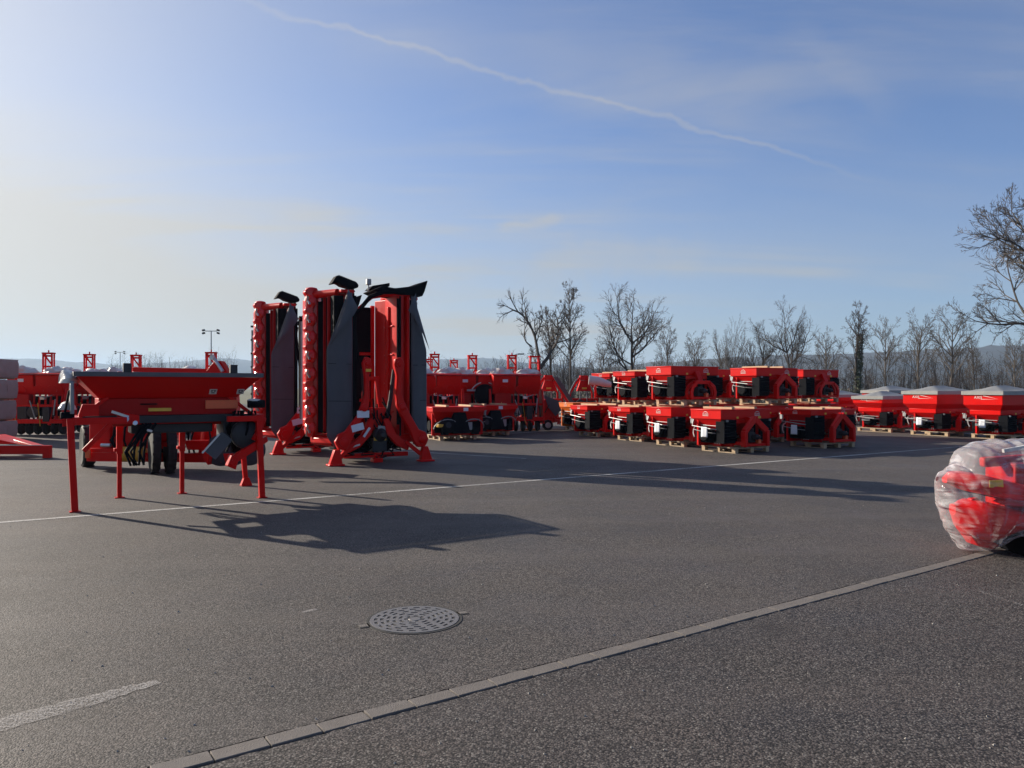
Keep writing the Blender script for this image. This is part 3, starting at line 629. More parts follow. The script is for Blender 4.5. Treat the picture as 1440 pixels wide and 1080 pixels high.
    m = MB(); m.box((0, -hd - .06, .24), (.22, .30, .26)); m.lathe([(.07, 0), (.07, .18), (.05, .20), (.03, .26)], (0, -hd - .2, .26), (0, -1, 0), 12); m.box((.16, -hd - .02, .36), (.1, .1, .2)); m.build('drive_gearbox', 'dark', t, bevel=.02)
    m = MB(); m.box((.14, y0 + .02, .14), (.10, .08, .10)); m.tube([(.14, y0, .18), (.10, y0 - .02, .25), (.16, y0, .30)], .012, 5); m.build('hitch_pin', 'reflect', t)
    # rear: curved guard rails and black centre deflector
    m = MB()
    for sx in (-1, 1):
        c = sx * hw1 * .5; m.tube([(c + .40 * math.cos(a), hd - .08 + .42 * math.sin(a) * .45, .22 + .30 * math.sin(a)) for a in [PI * k / 10 for k in range(11)]], .018, 6)
    m.build('guard_rail', 'galv', t)
    m = MB(); m.frus(.08, (-.30, .30, hd1 - .18, hd1 + .18), zb - .02, (-.20, .20, hd1 - .22, hd1 + .02)); m.box((-.5, hd1 + .05, .14), (.22, .18, .2)); m.box((.52, hd1 + .05, .14), (.22, .18, .2)); m.build('rear_deflector', 'black', t, bevel=.02)
    m = MB(); m.box((.62, hd1 + .06, .33), (.30, .20, .10)); m.build('lamp_bracket', 'yellow', t, bevel=.02)
    for sx in (-1, 1):
        if sx < 0:
            m = MB(); m.box((-hw1 * .62, hd1 + .05, .28), (.16, .14, .34)); m.build('oil_tank', 'black', t, bevel=.02); m = MB(); m.box((-hw1 * .36, hd1 + .08, .30), (.14, .02, .24)); m.build('cover_plate', 'galv', t); continue
        c = sx * hw1 * .5; m = MB(); m.lathe([(.05, 0), (.23, .01), (.25, .06), (.25, .16), (.10, .20)], (c, hd1 - .02, .32), (0, 1, .15), 20); m.build('fan_drum', 'black', t, bevel=.01)
        m = MB(); m.lathe([(.0, .215), (.09, .21), (.10, .19)], (c, hd1 - .02, .32), (0, 1, .15), 14); m.build('drum_cap', 'dark', t)
    m = MB(); m.box((-.2, hd + .003, Ht - band * .5), (.16, .006, .11)); m.build('label_sticker', 'paper', t)
    # side: railing, tray rods and marker
    xs = -hw - .03
    m = MB(); m.tube([(xs + .04, hd - .1, zb - .02), (xs - .03, hd - .12, zb - .18), (xs - .03, -hd + .30, zb - .24), (xs + .12, -hd + .18, zb - .26)], .013, 6); m.tube([(xs + .14, hd - .25, zb - .16), (xs + .10, -hd + .20, zb - .17)], .010, 6); m.build('side_rail', 'galv', t)
    m = MB(); m.tube([(xs + .02, hd - .12, .42), (xs + .05, .0, .36), (xs + .12, -hd + .25, .34)], .011, 6); m.box((xs + .12, .12, .31), (.04, .30, .09), (0, 0, .15)); m.build('calibration_tray', 'galv', t, bevel=.004)
    m = MB(); m.box((xs + .07, hd - .02, zb - .05), (.05, .09, .16)); m.box((xs + .05, hd + .02, zb + .02), (.03, .05, .04)); m.build('clamp', 'galv', t, bevel=.006)
    # marks
    m = MB(); zl = Ht - band * .46; lw = min(.20, band * 1.1)
    def logo(m, o, xd):
        o = Vector(o); xd = Vector(xd); pts = []
        text_mb(m, 'KUHN', lw * .34, o + Vector((0, 0, -lw * .05)), xd, (0, 0, 1))
        arc = [(-.5, 0.09), (-.22, .26), (0, .31), (.22, .26), (.5, .09), (.22, .20), (0, .24), (-.22, .20)]; n = xd.cross(Vector((0, 0, 1)))
        k = len(arc); vs = [o + xd * a * lw + Vector((0, 0, 1)) * b * lw + n * .001 for a, b in arc]; m.add(vs, [tuple(range(k))]); m.add([o + xd * a * lw + Vector((0, 0, 1)) * b * lw + n * .001 for a, b in ((-.5, -.27), (.5, -.27), (.5, -.21), (-.5, -.21))], [(0, 1, 2, 3)])
    if not tarp:
        logo(m, (-hw - .003, 0, zl), (0, -1, 0)); logo(m, (hw * .45, -hd - .003, zl), (1, 0, 0))
    else:
        text_mb(m, word, .125, (-hw - .003, .14, Ht - band * .42), (0, -1, 0), (0, 0, 1)); m.add([(-hw - .004, y, z + Ht - band * .42) for y, z in ((-.02, .05), (-.02, .07), (-.50, -.04))], [(0, 1, 2)]); m.add([(-hw - .004, y, z + Ht - band * .42) for y, z in ((.05, -.06), (.05, -.045), (-.46, -.05))], [(0, 1, 2)])
    m.build('logo', 'white', t, smooth=False, fix=False)
    m = MB(); m.box((hw * .55, -hd - .002, zb + .04), (.10, .004, .06)); m.box((-hw * .35, -hd - .002, zb + .04), (.07, .004, .05)); m.build('warning_sticker', 'yellow', t)
    if tarp:
        rz = Ht + .02; pk = Ht + .21; o = .04; m = MB()
        def tf(u, v):
            x = -hw - o + (Wd + 2 * o) * u; y = -hd - o + (Dp + 2 * o) * v; a = 1 - abs(v - .5) * 2; e = min(1, u * Wd / .75, (1 - u) * Wd / .75)
            return (x, y, rz + (pk - rz) * min(a, e) + .012 * nz3(x * 5, y * 5, Ht) - .02 * math.sin(a * PI) * (1 if a > .1 else 0))
        m.grid(28, 16, tf); m.build('tarpaulin_roof', 'tarp', t, angle=25, thick=.006)
        m = MB(); fr = [(-hw - o, -hd - o), (hw + o, -hd - o), (hw + o, hd + o), (-hw - o, hd + o)]
        for i in range(4):
            a, b = fr[i], fr[(i + 1) % 4]; m.bar((*a, rz - .05), (*b, rz - .05), .012, .12)
        m.build('tarpaulin_hem', 'tarp', t)
    else:
        m = MB(); m.box((0, 0, Ht - .06), (Wd - .04, Dp - .04, .02)); m.build('hopper_grille', 'dark', t)
    return t
SPR = {'A': make_spreader(arch='v'), 'B': make_spreader(arch='c'), 'C': make_spreader(arch='v', band=.15, Ht=.90), 'O': make_spreader('orange', band=.17, Ht=.92), 'X': make_spreader(band=.42, Ht=1.36, Wd=2.2, Dp=1.25, tall=1, tarp=True, word='AXIS'), 'Y': make_spreader(band=.24, Ht=1.16, Wd=2.0, Dp=1.2, tall=1, tarp=True, word='AXIS')}
SH = {'A': .95, 'B': .95, 'C': .90, 'O': .92, 'X': 1.36, 'Y': 1.16}; SW = {'A': (1.8, 1.06), 'B': (1.8, 1.06), 'C': (1.8, 1.06), 'O': (1.8, 1.06), 'X': (2.2, 1.25), 'Y': (2.0, 1.2)}
YAW = 30.0
def rot(x, y, a): return Vector((x * math.cos(a) - y * math.sin(a), x * math.sin(a) + y * math.cos(a), 0))
def tier(kind, cx, cy, yaw, z, desc, group, boards=None, sheet=False, palw=None):
    "one spreader on its pallet, with boards laid on top; returns the height of the next tier"
    a = R(yaw); pp = PALW if kind in 'XY' else PAL; off = rot(0, -.16, a)
    place(pp, (cx + off.x, cy + off.y, z), a, 'wooden pallet under the ' + desc, 'pallets under the spreaders')
    place(SPR[kind], (cx, cy, z + PALH), a, desc[0].lower() + desc[1:], group)
    zt = z + PALH + SH[kind]
    for k, x in enumerate(boards or ()):
        o = rot(x, r.uniform(-.05, .05), a); nm = {0: 'bright', 1: 'farther'}[k]
        place(BOARD, (cx + o.x, cy + o.y, zt + .003), a + r.uniform(-.03, .03), f'{nm} wooden board on the {desc}', 'boards on the spreaders')
    if sheet:
        w, d = SW[kind]; o = rot(-w / 2 - .075, -.02, a); zz = z + PALH + (SH[kind] * .53 if kind not in 'XY' else .48)
        place(SHEET, (cx + o.x, cy + o.y, zz), a, 'white paper sheet on the ' + desc, 'paper sheets on the spreaders')
    return zt + (.060 if boards else 0.003)
def corner(kind, px, Y, yaw=YAW):
    w, d = SW[kind]; o = rot(w / 2, d / 2, R(yaw)); return (px - 720) / FOC * Y + o.x, Y + o.y
GS = 'red spreaders stacked on pallets'
def put(kind, px, Y, desc, boards=None, sheet=False, upper=None, yaw=YAW, group=GS):
    yaw += r.uniform(-2.2, 2.2); cx, cy = corner(kind, px, Y, yaw); z = tier(kind, cx, cy, yaw, 0.0, desc, group, boards if not upper else (-.5, .5), sheet)
    if upper:
        k2, d2, b2, dx, dy = upper; tier(k2, cx + dx, cy + dy, yaw, z, d2, group, b2)
put('A', 1014, 19.2, 'red spreader at the near end of the pallet rows', (-.45, .38), True)
put('A', 944, 21.3, 'red spreader under the highest, deep sided one', None, True, ('B', 'highest red spreader, with curved hitch arms', None, 0, 0))
put('C', 886, 23.4, 'thin rimmed red spreader second from the orange hoppers', None, True, ('C', 'upper red spreader with boards before the highest one', (-.3, .4), 0.15, .05))
put('C', 826, 25.6, 'ground level red spreader nearest to the orange hoppers', (-.45, .35), False)
put('O', 862, 27.6, 'orange spreader under the small upper red one', None, False, ('C', 'farthest back upper red spreader', (-.4, .3), -.12, 0), group='orange spreaders')
put('O', 806, 29.2, 'orange spreader standing clear at the end of the row', None, False, group='orange spreaders')
put('A', 1000, 25.2, 'hidden red spreader behind the highest stack', None, False, ('A', 'red spreader peeping out behind the highest one', None, 0, 0))
put('C', 1140, 20.8, 'red spreader standing alone by the white line', (-.35, .45), True)
put('A', 1064, 23.0, 'red spreader below the upper one with a pointed hitch', None, False, ('A', 'upper red spreader with pointed hitch and boards on top', (-.4, .35), 0, 0))
put('A', 1130, 25.5, 'red spreader below the upper one nearest the grey roofs', None, False, ('B', 'upper red spreader nearest the grey roofed ones', None, 0, 0))
GX = 'grey roofed spreaders'
put('X', 1318, 25.9, 'large red spreader with grey roof, between two others', None, True, group=GX)
put('X', 1410, 24.1, 'large red spreader with grey roof at the picture edge', None, True, group=GX)
put('Y', 1241, 28.2, 'smaller red spreader with low grey roof', None, False, group=GX)
put('X', 1250, 31.8, 'large grey roofed red spreader behind the smaller one', None, False, group=GX)
put('Y', 1176, 33.8, 'grey roofed red spreader half hidden behind the stacks', None, False, group=GX)
# white numbered stickers on some front faces
# rows seen from behind, between the mowers and the open lane
GB = 'red spreaders beside the mowers'
def putc(kind, px, Y, yaw, desc, upper=None, boards=None):
    x = (px - 720) / FOC * Y; z = tier(kind, x, Y, yaw, 0, desc, GB, boards)
    if upper: tier(upper[0], x, Y, yaw, z, upper[1], GB, upper[2])
putc('C', 638, 24.5, 206, 'low red spreader seen from behind, right beside the mowers', None, (-.4, .4))
putc('C', 686, 26.6, 212, 'low red spreader seen from behind, second from the mowers', None, (-.4, .4))

# ------------------------------------------------------------------ seed drills with lattice headstocks and white sheets
def lattice(m, w, z0, z1, y, d=.16):
    t = .045
    for sx in (-1, 1):
        m.bar((sx * w / 2, y, z0), (sx * w / 2, y, z1), t, t + .02); m.bar((sx * w / 2, y + d, z0), (sx * w / 2, y + d, z1), t)
    n = 3; h = (z1 - z0) / n
    for i in range(n):
        s_ = 1 if i % 2 else -1; m.bar((-s_ * w / 2, y, z0 + i * h + .03), (s_ * w / 2, y, z0 + (i + 1) * h - .03), .035, .05)
        m.bar((-w / 2, y, z0 + (i + 1) * h - .03), (w / 2, y, z0 + (i + 1) * h - .03), .05, .06)
    m.box((0, y + d / 2, z1 - .02), (w + .08, d + .06, .05)); m.lathe([(.025, 0), (.025, .09)], (0, y + d / 2, z1), n=8)
    m.bar((-w / 2, y, z1 - .12), (w / 2, y, z1 - .12), .04, .07)
def crumple(m, x0, x1, yc, z, wdt, h, seed):
    n = 26
    def fn(u, v):
        x = x0 + (x1 - x0) * u; a = PI * v; e = (math.sin(PI * u) ** .4)
        k = 1 + .55 * nz3(x * 2.6, v * 3, seed) + .35 * nz3(x * 7, v * 8, seed + 5)
        return (x + .05 * nz3(x * 5, v * 6, seed + 9), yc - wdt / 2 * math.cos(a) * e * k, z + h * math.sin(a) * e * max(.15, k) - .01)
    m.grid(n, 9, fn)
def make_drill(seed, Wd=2.0, ztow=2.9, twin=False):
    t = thing('seed_drill', 'drill', 'seed drill'); hw = Wd / 2
    for x0, x1 in ((-hw + .10, -.04), (.04, hw - .10)):
        m = MB(); m.prism([(-.42, 2.08), (-.40, 1.74), (-.16, 1.40), (.22, 1.40), (.42, 1.74), (.42, 2.12), (.05, 2.16)], 'x', x0, x1); m.build('hopper', 'red', t, bevel=.02)
    m = MB(); m.box((-hw * .52, -.16, 1.15), (hw * .62, .40, .56)); m.build('side_housing', 'red_dull', t, bevel=.03)
    for k in range(6):
        x = -hw * .1 + hw * .95 * k / 5; m = MB(); m.bar((x, -.20, 1.42), (x + .03 * (-1) ** k, -.30, .55), .05, .05); m.build('seed_tube', 'red' if k % 3 else 'red_dull', t)
    m = MB(); m.box((.15, .05, 1.0), (hw * 1.5, .30, .7)); m.build('dark_cavity', 'black', t, bevel=.02)  # black box behind the seed tubes stands in for the shaded cavity
    m = MB(); m.box((hw * .30, -.42, 1.28), (.16, .12, .10)); m.build('valve_block', 'steel', t, bevel=.01)
    m = MB(); m.tube([(hw * .12, -.44, 1.36), (hw * .35, -.47, 1.30), (hw * .62, -.45, 1.38)], .018, 6); m.build('pipe', 'galv', t)
    m = MB(); m.prism([(-.50, 2.10), (-.44, 2.14), (.10, 2.19), (.46, 2.14), (.46, 2.10), (.05, 2.155)], 'x', -hw + .05, hw - .05); m.build('lid', 'red', t, bevel=.01)
    m = MB()
    for sx in (-1, 1):
        m.prism([(-.5, .30), (-.5, .95), (-.3, 1.6), (.3, 1.6), (.45, .95), (.45, .30)], 'x', sx * hw - .03, sx * hw + .03); m.bar((sx * hw * .55, -.5, .35), (sx * hw * .55, -.2, 1.2), .08, .10)
    m.bar((-hw, -.45, .48), (hw, -.45, .48), .14); m.bar((-hw, .42, .48), (hw, .42, .48), .12); m.bar((-hw, -.32, 1.02), (hw, -.32, 1.02), .09)
    m.build('frame', 'red', t, bevel=.012)
    m = MB()
    for k in range(7):
        x = -hw + .16 + (Wd - .32) * k / 6; m.lathe([(.05, -.05), (.21, -.06), (.24, 0), (.21, .06), (.05, .05)], (x, -.15, .24), (1, 0, 0), 14)
    m.build('packer_roller', 'rubber', t)
    q = rnd(seed); m = MB()
    for k in range(9):
        x = -hw + .15 + (Wd - .3) * k / 8; m.tube([(x, -.25, 1.08), (x + q.uniform(-.06, .06), -.42, .85), (x + q.uniform(-.05, .05), -.38, .55), (x, -.2, .34)], .022, 6)
    m.build('seed_hose', 'black', t)
    m = MB(); m.box((-hw * .35, -.40, .78), (.32, .25, .42)); m.box((hw * .45, -.40, .72), (.22, .3, .5)); m.lathe([(.2, -.06), (.2, .06)], (0, -.46, .8), (0, 1, 0), 18); m.build('gearbox', 'dark', t, bevel=.02)
    for x in (-hw * .62, hw * .18):
        m = MB(); m.bar((x, -.525, 1.12), (x + .10, -.56, .32), .05, .006, (1, 0, 0)); m.build('strap', 'yellow', t)
    m = MB(); m.bar((-hw * .1, -.5, 1.2), (hw * .1, -.55, .62), .03); m.bar((hw * .75, -.5, 1.25), (hw * .7, -.52, .7), .035); m.build('handle', 'galv', t)
    m = MB(); m.box((-hw * .45, -.417, 1.90), (.20, .006, .11), (R(3), 0, 0)); m.build('label_sticker', 'paper', t)
    for sx in (-.5, .1, .55):
        m = MB(); m.lathe([(.02, -.0), (.16, .0), (.16, .03), (.05, .05)], (sx * hw, -.30, 1.60), (0, -1, -.6), 16); m.build('metering_cover', 'red', t)
    m = MB(); lattice(m, .30, 1.5, ztow, .46); m.build('headstock', 'red', t, bevel=.004)
    m = MB(); crumple(m, -hw + .05, -hw * .05, .0, 2.15, .55, .24, seed); crumple(m, hw * .05, hw - .05, .05, 2.16, .5, .21, seed + 3); m.build('plastic_sheet', 'film', t, angle=20)
    return t
GD = 'seed drills under white plastic sheets'
DR = [make_drill(3), make_drill(14)]
for k, (px, Y, rz, lab) in enumerate((
    (57, 27.0, 4, 'red seed drill under white plastic beside the paper wrapped stack'),
    (116, 28.2, 4, 'red seed drill under white plastic just behind the hopper end'),
    (183, 28.8, 4, 'red seed drill whose lattice headstock stands over the left of the hopper rim'),
    (290, 26.6, 4, 'red seed drill below the floodlight mast, lattice headstock over the hopper'),
    (612, 28.0, 8, 'red seed drill just beside the mowers, behind the low spreader'),
    (640, 34.5, 10, 'farther red seed drill whose headstock pair shows over the white sheets'),
    (668, 29.2, 14, 'red seed drill behind the low spreaders, its tall headstock over the white sheets'),
    (603, 33.0, 6, 'red seed drill behind the one beside the mowers, headstock at their edge'),
    (724, 29.0, 12, 'red seed drill fully in view at the lane, yellow straps on its side'))):
    dr = place(DR[k % 2], ((px - 720) / FOC * Y, Y, 0), R(rz), lab, GD)
    if k == 0:
        m = MB(); m.grid(10, 14, lambda u, v: (-1.12 + .10 * nz3(u * 3, v * 4, 2) + .16 * u, -.48 + .5 * u, .35 + 1.05 * v)); side_film = (m, dr)
    if 'low spreaders' in lab:
        m = MB()
        for kk, sx in enumerate((-1, 1)): m.tube([(.25 + sx * .55 * math.cos(a), -.62, 1.35 + .50 * math.sin(a)) for a in [.5 + .8 * j / 6 for j in range(7)]], .02, 6)
        m.build('guard_rail', 'white', dr)
        m = MB(); m.lathe([(.05, 0), (.34, .01), (.38, .08), (.38, .26), (.2, .30)], (.25, -.40, 1.40), (0, -1, 0), 24); m.build('fan_drum', 'black', dr, bevel=.01)
        m = MB(); m.box((.78, -.55, 1.62), (.26, .2, .09)); m.build('lamp_bracket', 'yellow', dr, bevel=.01)
        m = MB(); m.lathe([(.0, 0), (.13, .01), (.14, .1)], (.72, -.48, 1.30), (0, -1, 0), 16); m.build('round_cover', 'red', dr)
        m = MB(); m.box((-.25, -.58, 1.55), (.34, .05, .07)); m.build('step_plate', 'galv', dr)
m, dr = side_film; m.build('plastic_wrap', 'film', dr, angle=25, thick=.004)
# pink film wrapped round the open end of the outer drill
t = thing('tall_headstock_machine', 'red machine with tall lattice tower and small wheel at the lane corner', 'farm machine', (*((752 - 720) / FOC * 29.6, 29.6), 0), R(12))
m = MB()
for sx in (-1, 1):
    m.bar((sx * .28, 0, .25), (sx * .15, .0, 2.85), .06, .08); m.bar((sx * .30, .35, .25), (sx * .15, .12, 2.85), .05)
for z, w in ((.6, .5), (1.1, .44), (1.7, .38), (2.1, .36), (2.6, .34)): m.bar((-w / 2, 0, z), (w / 2, 0, z), .05)
for z in (.7, 1.3, 1.9): m.bar((-.22, 0, z), (.2, 0, z + .5), .04)
m.box((0, .05, 2.84), (.42, .25, .06)); m.build('headstock', 'red', t, bevel=.004)
m = MB(); m.bar((-.6, 0, .42), (1.0, 0, .42), .16); m.bar((.4, -.3, .35), (.9, .3, .35), .12); m.prism([(.2, .45), (.9, .45), (.8, .9), (.4, 1.2), (.2, 1.1)], 'y', -.1, .2); m.box((-.35, 0, .7), (.35, .4, .5)); m.build('frame', 'red', t, bevel=.015)
m = MB(); m.lathe([(.06, -.07), (.14, -.08), (.20, -.06), (.21, 0), (.20, .06), (.14, .08), (.06, .07)], (.42, -.35, .215), (0, 1, .0), 20); m.build('wheel', 'rubber', t)
m = MB(); m.lathe([(.0, -.09), (.11, -.085), (.12, -.05)], (.42, -.35, .215), (0, 1, 0), 16); m.build('wheel_rim', 'steel', t)
m = MB(); m.prism([(.30, 1.35), (.85, 1.15), (.95, .75), (.75, .55), (.45, .9)], 'y', -.32, -.28); m.build('shield', 'curtain', t, bevel=.01)
m = MB(); m.tube([(-.1, -.2, .5), (.0, -.35, .9), (.25, -.3, 1.25), (.2, 0, 1.5)], .025, 6); m.tube([(.1, -.2, .5), (.3, -.4, .7), (.5, -.3, 1.0)], .02, 6); m.build('hose', 'black', t)
m = MB(); m.bar((-.55, -.2, .08), (-.55, -.2, .95), .06); m.bar((-.3, -.3, .05), (-.6, -.1, .75), .05); m.bar((-.62, -.25, .05), (.1, -.25, .05), .08); m.build('stand', 'orange', t)
m = MB()
for k in range(6): m.lathe([(.09, -.012), (.09, .012)], (.62 + .07 * k, -.05, .55 - .05 * k), (1, 0, .2), 12)
m.lathe([(.03, 0), (.03, .5)], (.6, -.05, .56), (1, 0, -.6), 8); m.build('coil_spring', 'red', t)

# ------------------------------------------------------------------ elevators with slanting grey chutes
def make_elevator():
    t = thing('conveyor_elevator', 'elevator', 'conveyor'); m = MB()
    for sx in (-1, 1):
        m.tube([(sx * .62, 0, .1), (sx * .58, 0, 1.45), (sx * .38, 0, 1.85), (sx * .12, 0, 2.10)], .045, 6); m.tube([(sx * .52, .7, .1), (sx * .48, .6, 1.4), (sx * .15, .1, 2.05)], .04, 6)
    m.bar((-.6, 0, 1.15), (.6, 0, 1.15), .10); m.bar((-.6, 0, .4), (.6, 0, .4), .10); m.box((0, .02, 2.06), (.34, .2, .2)); m.prism([(-.3, 1.5), (.3, 1.5), (.15, 1.95), (-.15, 1.95)], 'y', -.05, .15)
    m.build('frame', 'red', t, bevel=.01)
    m = MB(); m.tube([(-.66, -.06, 1.2), (-.60, -.06, 1.5), (-.40, -.06, 1.88), (-.30, -.06, 2.0)], .03, 6); m.tube([(.1, -.1, .7), (.12, -.1, 1.5)], .025, 6); m.tube([(-.2, -.1, .7), (-.18, -.1, 1.45)], .025, 6); m.build('rail', 'galv', t)
    m = MB(); a, b = Vector((.25, -.12, 2.02)), Vector((1.15, -.25, .62))
    m.bar(a, b, .50, .05, (1, 0, 1)); m.bar(a + Vector((.0, -.25, .05)), b + Vector((.0, -.25, .05)), .04, .16, (1, 0, 1)); m.bar(a + Vector((.0, .25, .05)), b + Vector((.0, .25, .05)), .04, .16, (1, 0, 1)); m.build('chute', 'curtain', t, bevel=.006)
    m = MB(); m.bar(a + Vector((-.06, -.20, -.10)), b + Vector((-.06, -.20, -.10)), .05, .10, (1, 0, 1)); m.bar((1.0, -.2, .1), (1.0, -.2, .75), .06); m.build('chute_frame', 'red', t)
    m = MB(); m.box((0, .2, .85), (.9, .6, .5)); m.lathe([(.16, 0), (.16, .2)], (-.2, -.1, 1.0), (0, -1, 0), 14); m.build('engine', 'dark', t, bevel=.03)
    m = MB(); m.box((.0, -.13, 1.62), (.2, .01, .07)); m.build('warning_sticker', 'yellow', t)
    return t
EL = make_elevator()
for px, Y, lab in ((771, 31.6, 'red arched conveyor with grey slanting chute next to the tall lattice tower'), (821, 32.4, 'red arched conveyor with grey slanting chute below the upper spreaders')):
    place(EL, ((px - 720) / FOC * Y, Y, 0), R(6), lab, 'red conveyors with grey chutes')
# white plastic tube lying rolled on the orange row
t = thing('rolled_plastic', 'long roll of pale plastic hanging between conveyor chute and upper spreader', 'plastic roll', P(830, 537, 26.2))
m = MB(); m.tube([(-.05, 0, .06), (.25, -.02, .03), (.55, 0, -.06), (.72, 0, -.10)], [.16, .15, .12, .08], 12); m.build('sheet_roll', 'film', t, angle=30)
m = MB(); m.tube([(.72, 0, -.10), (1.0, .0, -.02), (1.25, .02, .02)], [.085, .11, .12], 12); m.lathe([(.0, 0), (.13, .0), (.14, .05), (.12, .07)], (1.27, .02, .02), (.98, 0, .1), 14); m.build('drive_cover', 'black', t)
m = MB(); m.bar((.2, .05, -.0), (.2, .35, -.55), .05); m.build('bracket', 'red', t)

# ------------------------------------------------------------------ folded butterfly mowers
def make_mower():
    t = thing('folded_mower', 'mower', 'mower')
    ZB, ZT = .52, 3.80
    for sx, cw in ((-1, .56), (1, .40)):
        X = lambda a: sx * a
        # inner skin of the mowing unit (its top deck) and its frame
        m = MB(); pts = [(.52, -.46), (.48, -.30), (.50, .30), (.62, .62), (.80, .62), (.80, .52), (.70, .25), (.66, -.30), (.66, -.46)]
        m.prism([(X(a), b) for a, b in pts], 'z', ZB + .06, ZT - .06)
        m.prism([(X(a), b) for a, b in ((.50, -.48), (.50, .64), (1.12, .64), (1.12, .40), (.80, .36), (.80, -.48))], 'z', ZT - .09, ZT - .02); m.prism([(X(a), b) for a, b in ((.50, -.48), (.50, .64), (1.12, .64), (1.12, .40), (.80, .36), (.80, -.48))], 'z', ZB + .02, ZB + .08)
        if sx > 0: m.prism([(.40, .74), (.44, .76), (.80, -.46), (.76, -.52), (.72, -.50)], 'z', ZB + .10, ZT - .10)
        dk = m.build('deck', 'red', t, bevel=.015)
        m = MB(); m.prism([(X(a), b) for a, b in ((.72, -.38), (.90, -.38), (.92, .30), (1.05, .40), (1.05, .58), (.72, .58))], 'z', ZB + .12, ZT - .22); m.build('underside_cover', 'black', t)
        if sx > 0:
            m = MB(); m.box((.14, .86, 2.08), (.46, .05, 2.95)); ig = m.build('inner_shade_guard', 'black', t)  # black panel, widened and raised so that it shades the deck
            m = MB(); m.bar((.375, .84, .6), (.375, .84, 3.60), .09)
            for z in (1.35, 2.45): m.bar((.05, .80, z), (.375, .80, z), .07)
            m.build('inner_frame', 'red', t, bevel=.008)
            m = MB()
            for z in (1.0, 1.5, 2.05, 2.6, 3.1): a_ = .56 + .0 * z; m.prism([(.585, -.02), (.62, .0), (.66, -.14), (.625, -.16)], 'z', z, z + .05)
            m.build('deck_rib', 'red', dk)
            m = MB(); m.prism([(.545, .13), (.58, .14), (.64, -.06), (.61, -.07)], 'z', 2.3, 2.9); m.build('deck_cover', 'red', dk, bevel=.01)
        m = MB()
        for z in (1.1, 1.75, 2.4, 3.05): m.bar((X(.475), -.28, z), (X(.50), .32, z), .05, .03)
        m.bar((X(.47), .02, ZB + .2), (X(.47), .02, ZT - .3), .06, .10, (0, 1, 0)); m.build('deck_rib', 'red', dk, bevel=.006)
        m = MB(); m.box((X(.82), .05, (ZB + ZT) / 2), (.22, .86, ZT - ZB - .30)); m.build('underside', 'black', t, bevel=.01)
        m = MB()
        for y in (-.10, .22): m.bar((X(.955), y, ZB + .15), (X(.955), y, ZT - .15), .06, .05, (0, 1, 0))
        m.build('underside_rail', 'red_dull', t, bevel=.006)
        # cutter bar with its row of discs and skids
        m = MB(); m.prism([(X(a), b) for a, b in ((1.06, .40), (1.22, .44), (1.24, .60), (1.10, .66), (.92, .60))], 'z', ZB + .04, ZT - .12)
        cb = m.build('cutter_bar', 'red_gloss', t, bevel=.02)
        m = MB(); m.prism([(X(a), b) for a, b in ((1.20, .645), (1.27, .66), (1.27, .90), (1.23, .92), (1.20, .90))], 'z', ZB + .25, ZT - .16); m.build('skid_plate', 'red_gloss', t, bevel=.012)
        nd = 8; pitch = (ZT - ZB - .42) / (nd - 1)
        for k in range(nd):
            z = ZB + .20 + pitch * k
            m = MB(); m.lathe([(.175, 0), (.185, .03), (.165, .07), (.10, .10), (.06, .13), (0, .135)], (X(1.19), .45, z), (sx, -.55, .1), 9); m.build('disc', 'red_gloss', cb, angle=12)
            m = MB(); m.prism([(X(1.16), z + .08), (X(1.31), z + .12), (X(1.36), z + .19), (X(1.33), z + .25), (X(1.27), z + .29), (X(1.16), z + .31)], 'y', .36, .60); m.build('skid_shoe', 'red_gloss', cb, bevel=.025)
            m = MB(); m.bar((X(1.29), .47, z - .16), (X(1.30), .33, z + .10), .05, .012, (0, 0, 1)); m.bar((X(1.29), .44, z + .14), (X(1.27), .30, z - .08), .05, .012, (0, 0, 1)); m.build('knife', 'steel', cb)
        # top and bottom ends
        m = MB(); m.tube([(X(1.17), .50, ZT - .20), (X(1.17), .50, ZT + .04)], .125, 8); m.tube([(X(1.16), .48, ZT - .08), (X(1.0), .2, ZT - .07), (X(.8), -.25, ZT - .07)], [.10, .085, .085], 12); m.lathe([(.15, 0), (.13, .05), (.06, .07)], (X(1.17), .50, ZT + .03), n=8); m.build('end_drive', 'red', t, bevel=.01)
        m = MB(); m.prism([(X(a), b) for a, b in ((.5, -.5), (.5, .5), (1.2, .5), (1.2, .2), (.85, -.5))], 'z', ZB - .10, ZB + .03); m.tube([(X(1.15), .45, ZB - .02), (X(.6), 0, ZB - .10)], .12, 12); m.build('end_plate', 'red', t, bevel=.02)
        # grey curtain on the front edge
        x0 = .58 if sx < 0 else .79; cw = .56 if sx < 0 else .37; x1 = x0 + cw
        def cur(u, v):
            z = ZT - .10 - (ZT - ZB + .05) * v; w = 1 - .80 * max(0, 1 - v / .36) ** .9
            x = x0 + (x1 - x0) * u * w; bot = max(0, (v - .93) / .07); x = x + (x0 + .1 - x) * bot * .35
            y = -.56 - .05 * math.sin(PI * u) - .025 * nz3(u * 2.2, v * 5, 3 + sx) - .03 * max(0, math.sin(u * 7 + v * 1.5)) * v
            return (X(x), y, z)
        m = MB(); m.grid(14, 40, cur); ct = m.build('curtain', 'curtain', t, thick=.006)
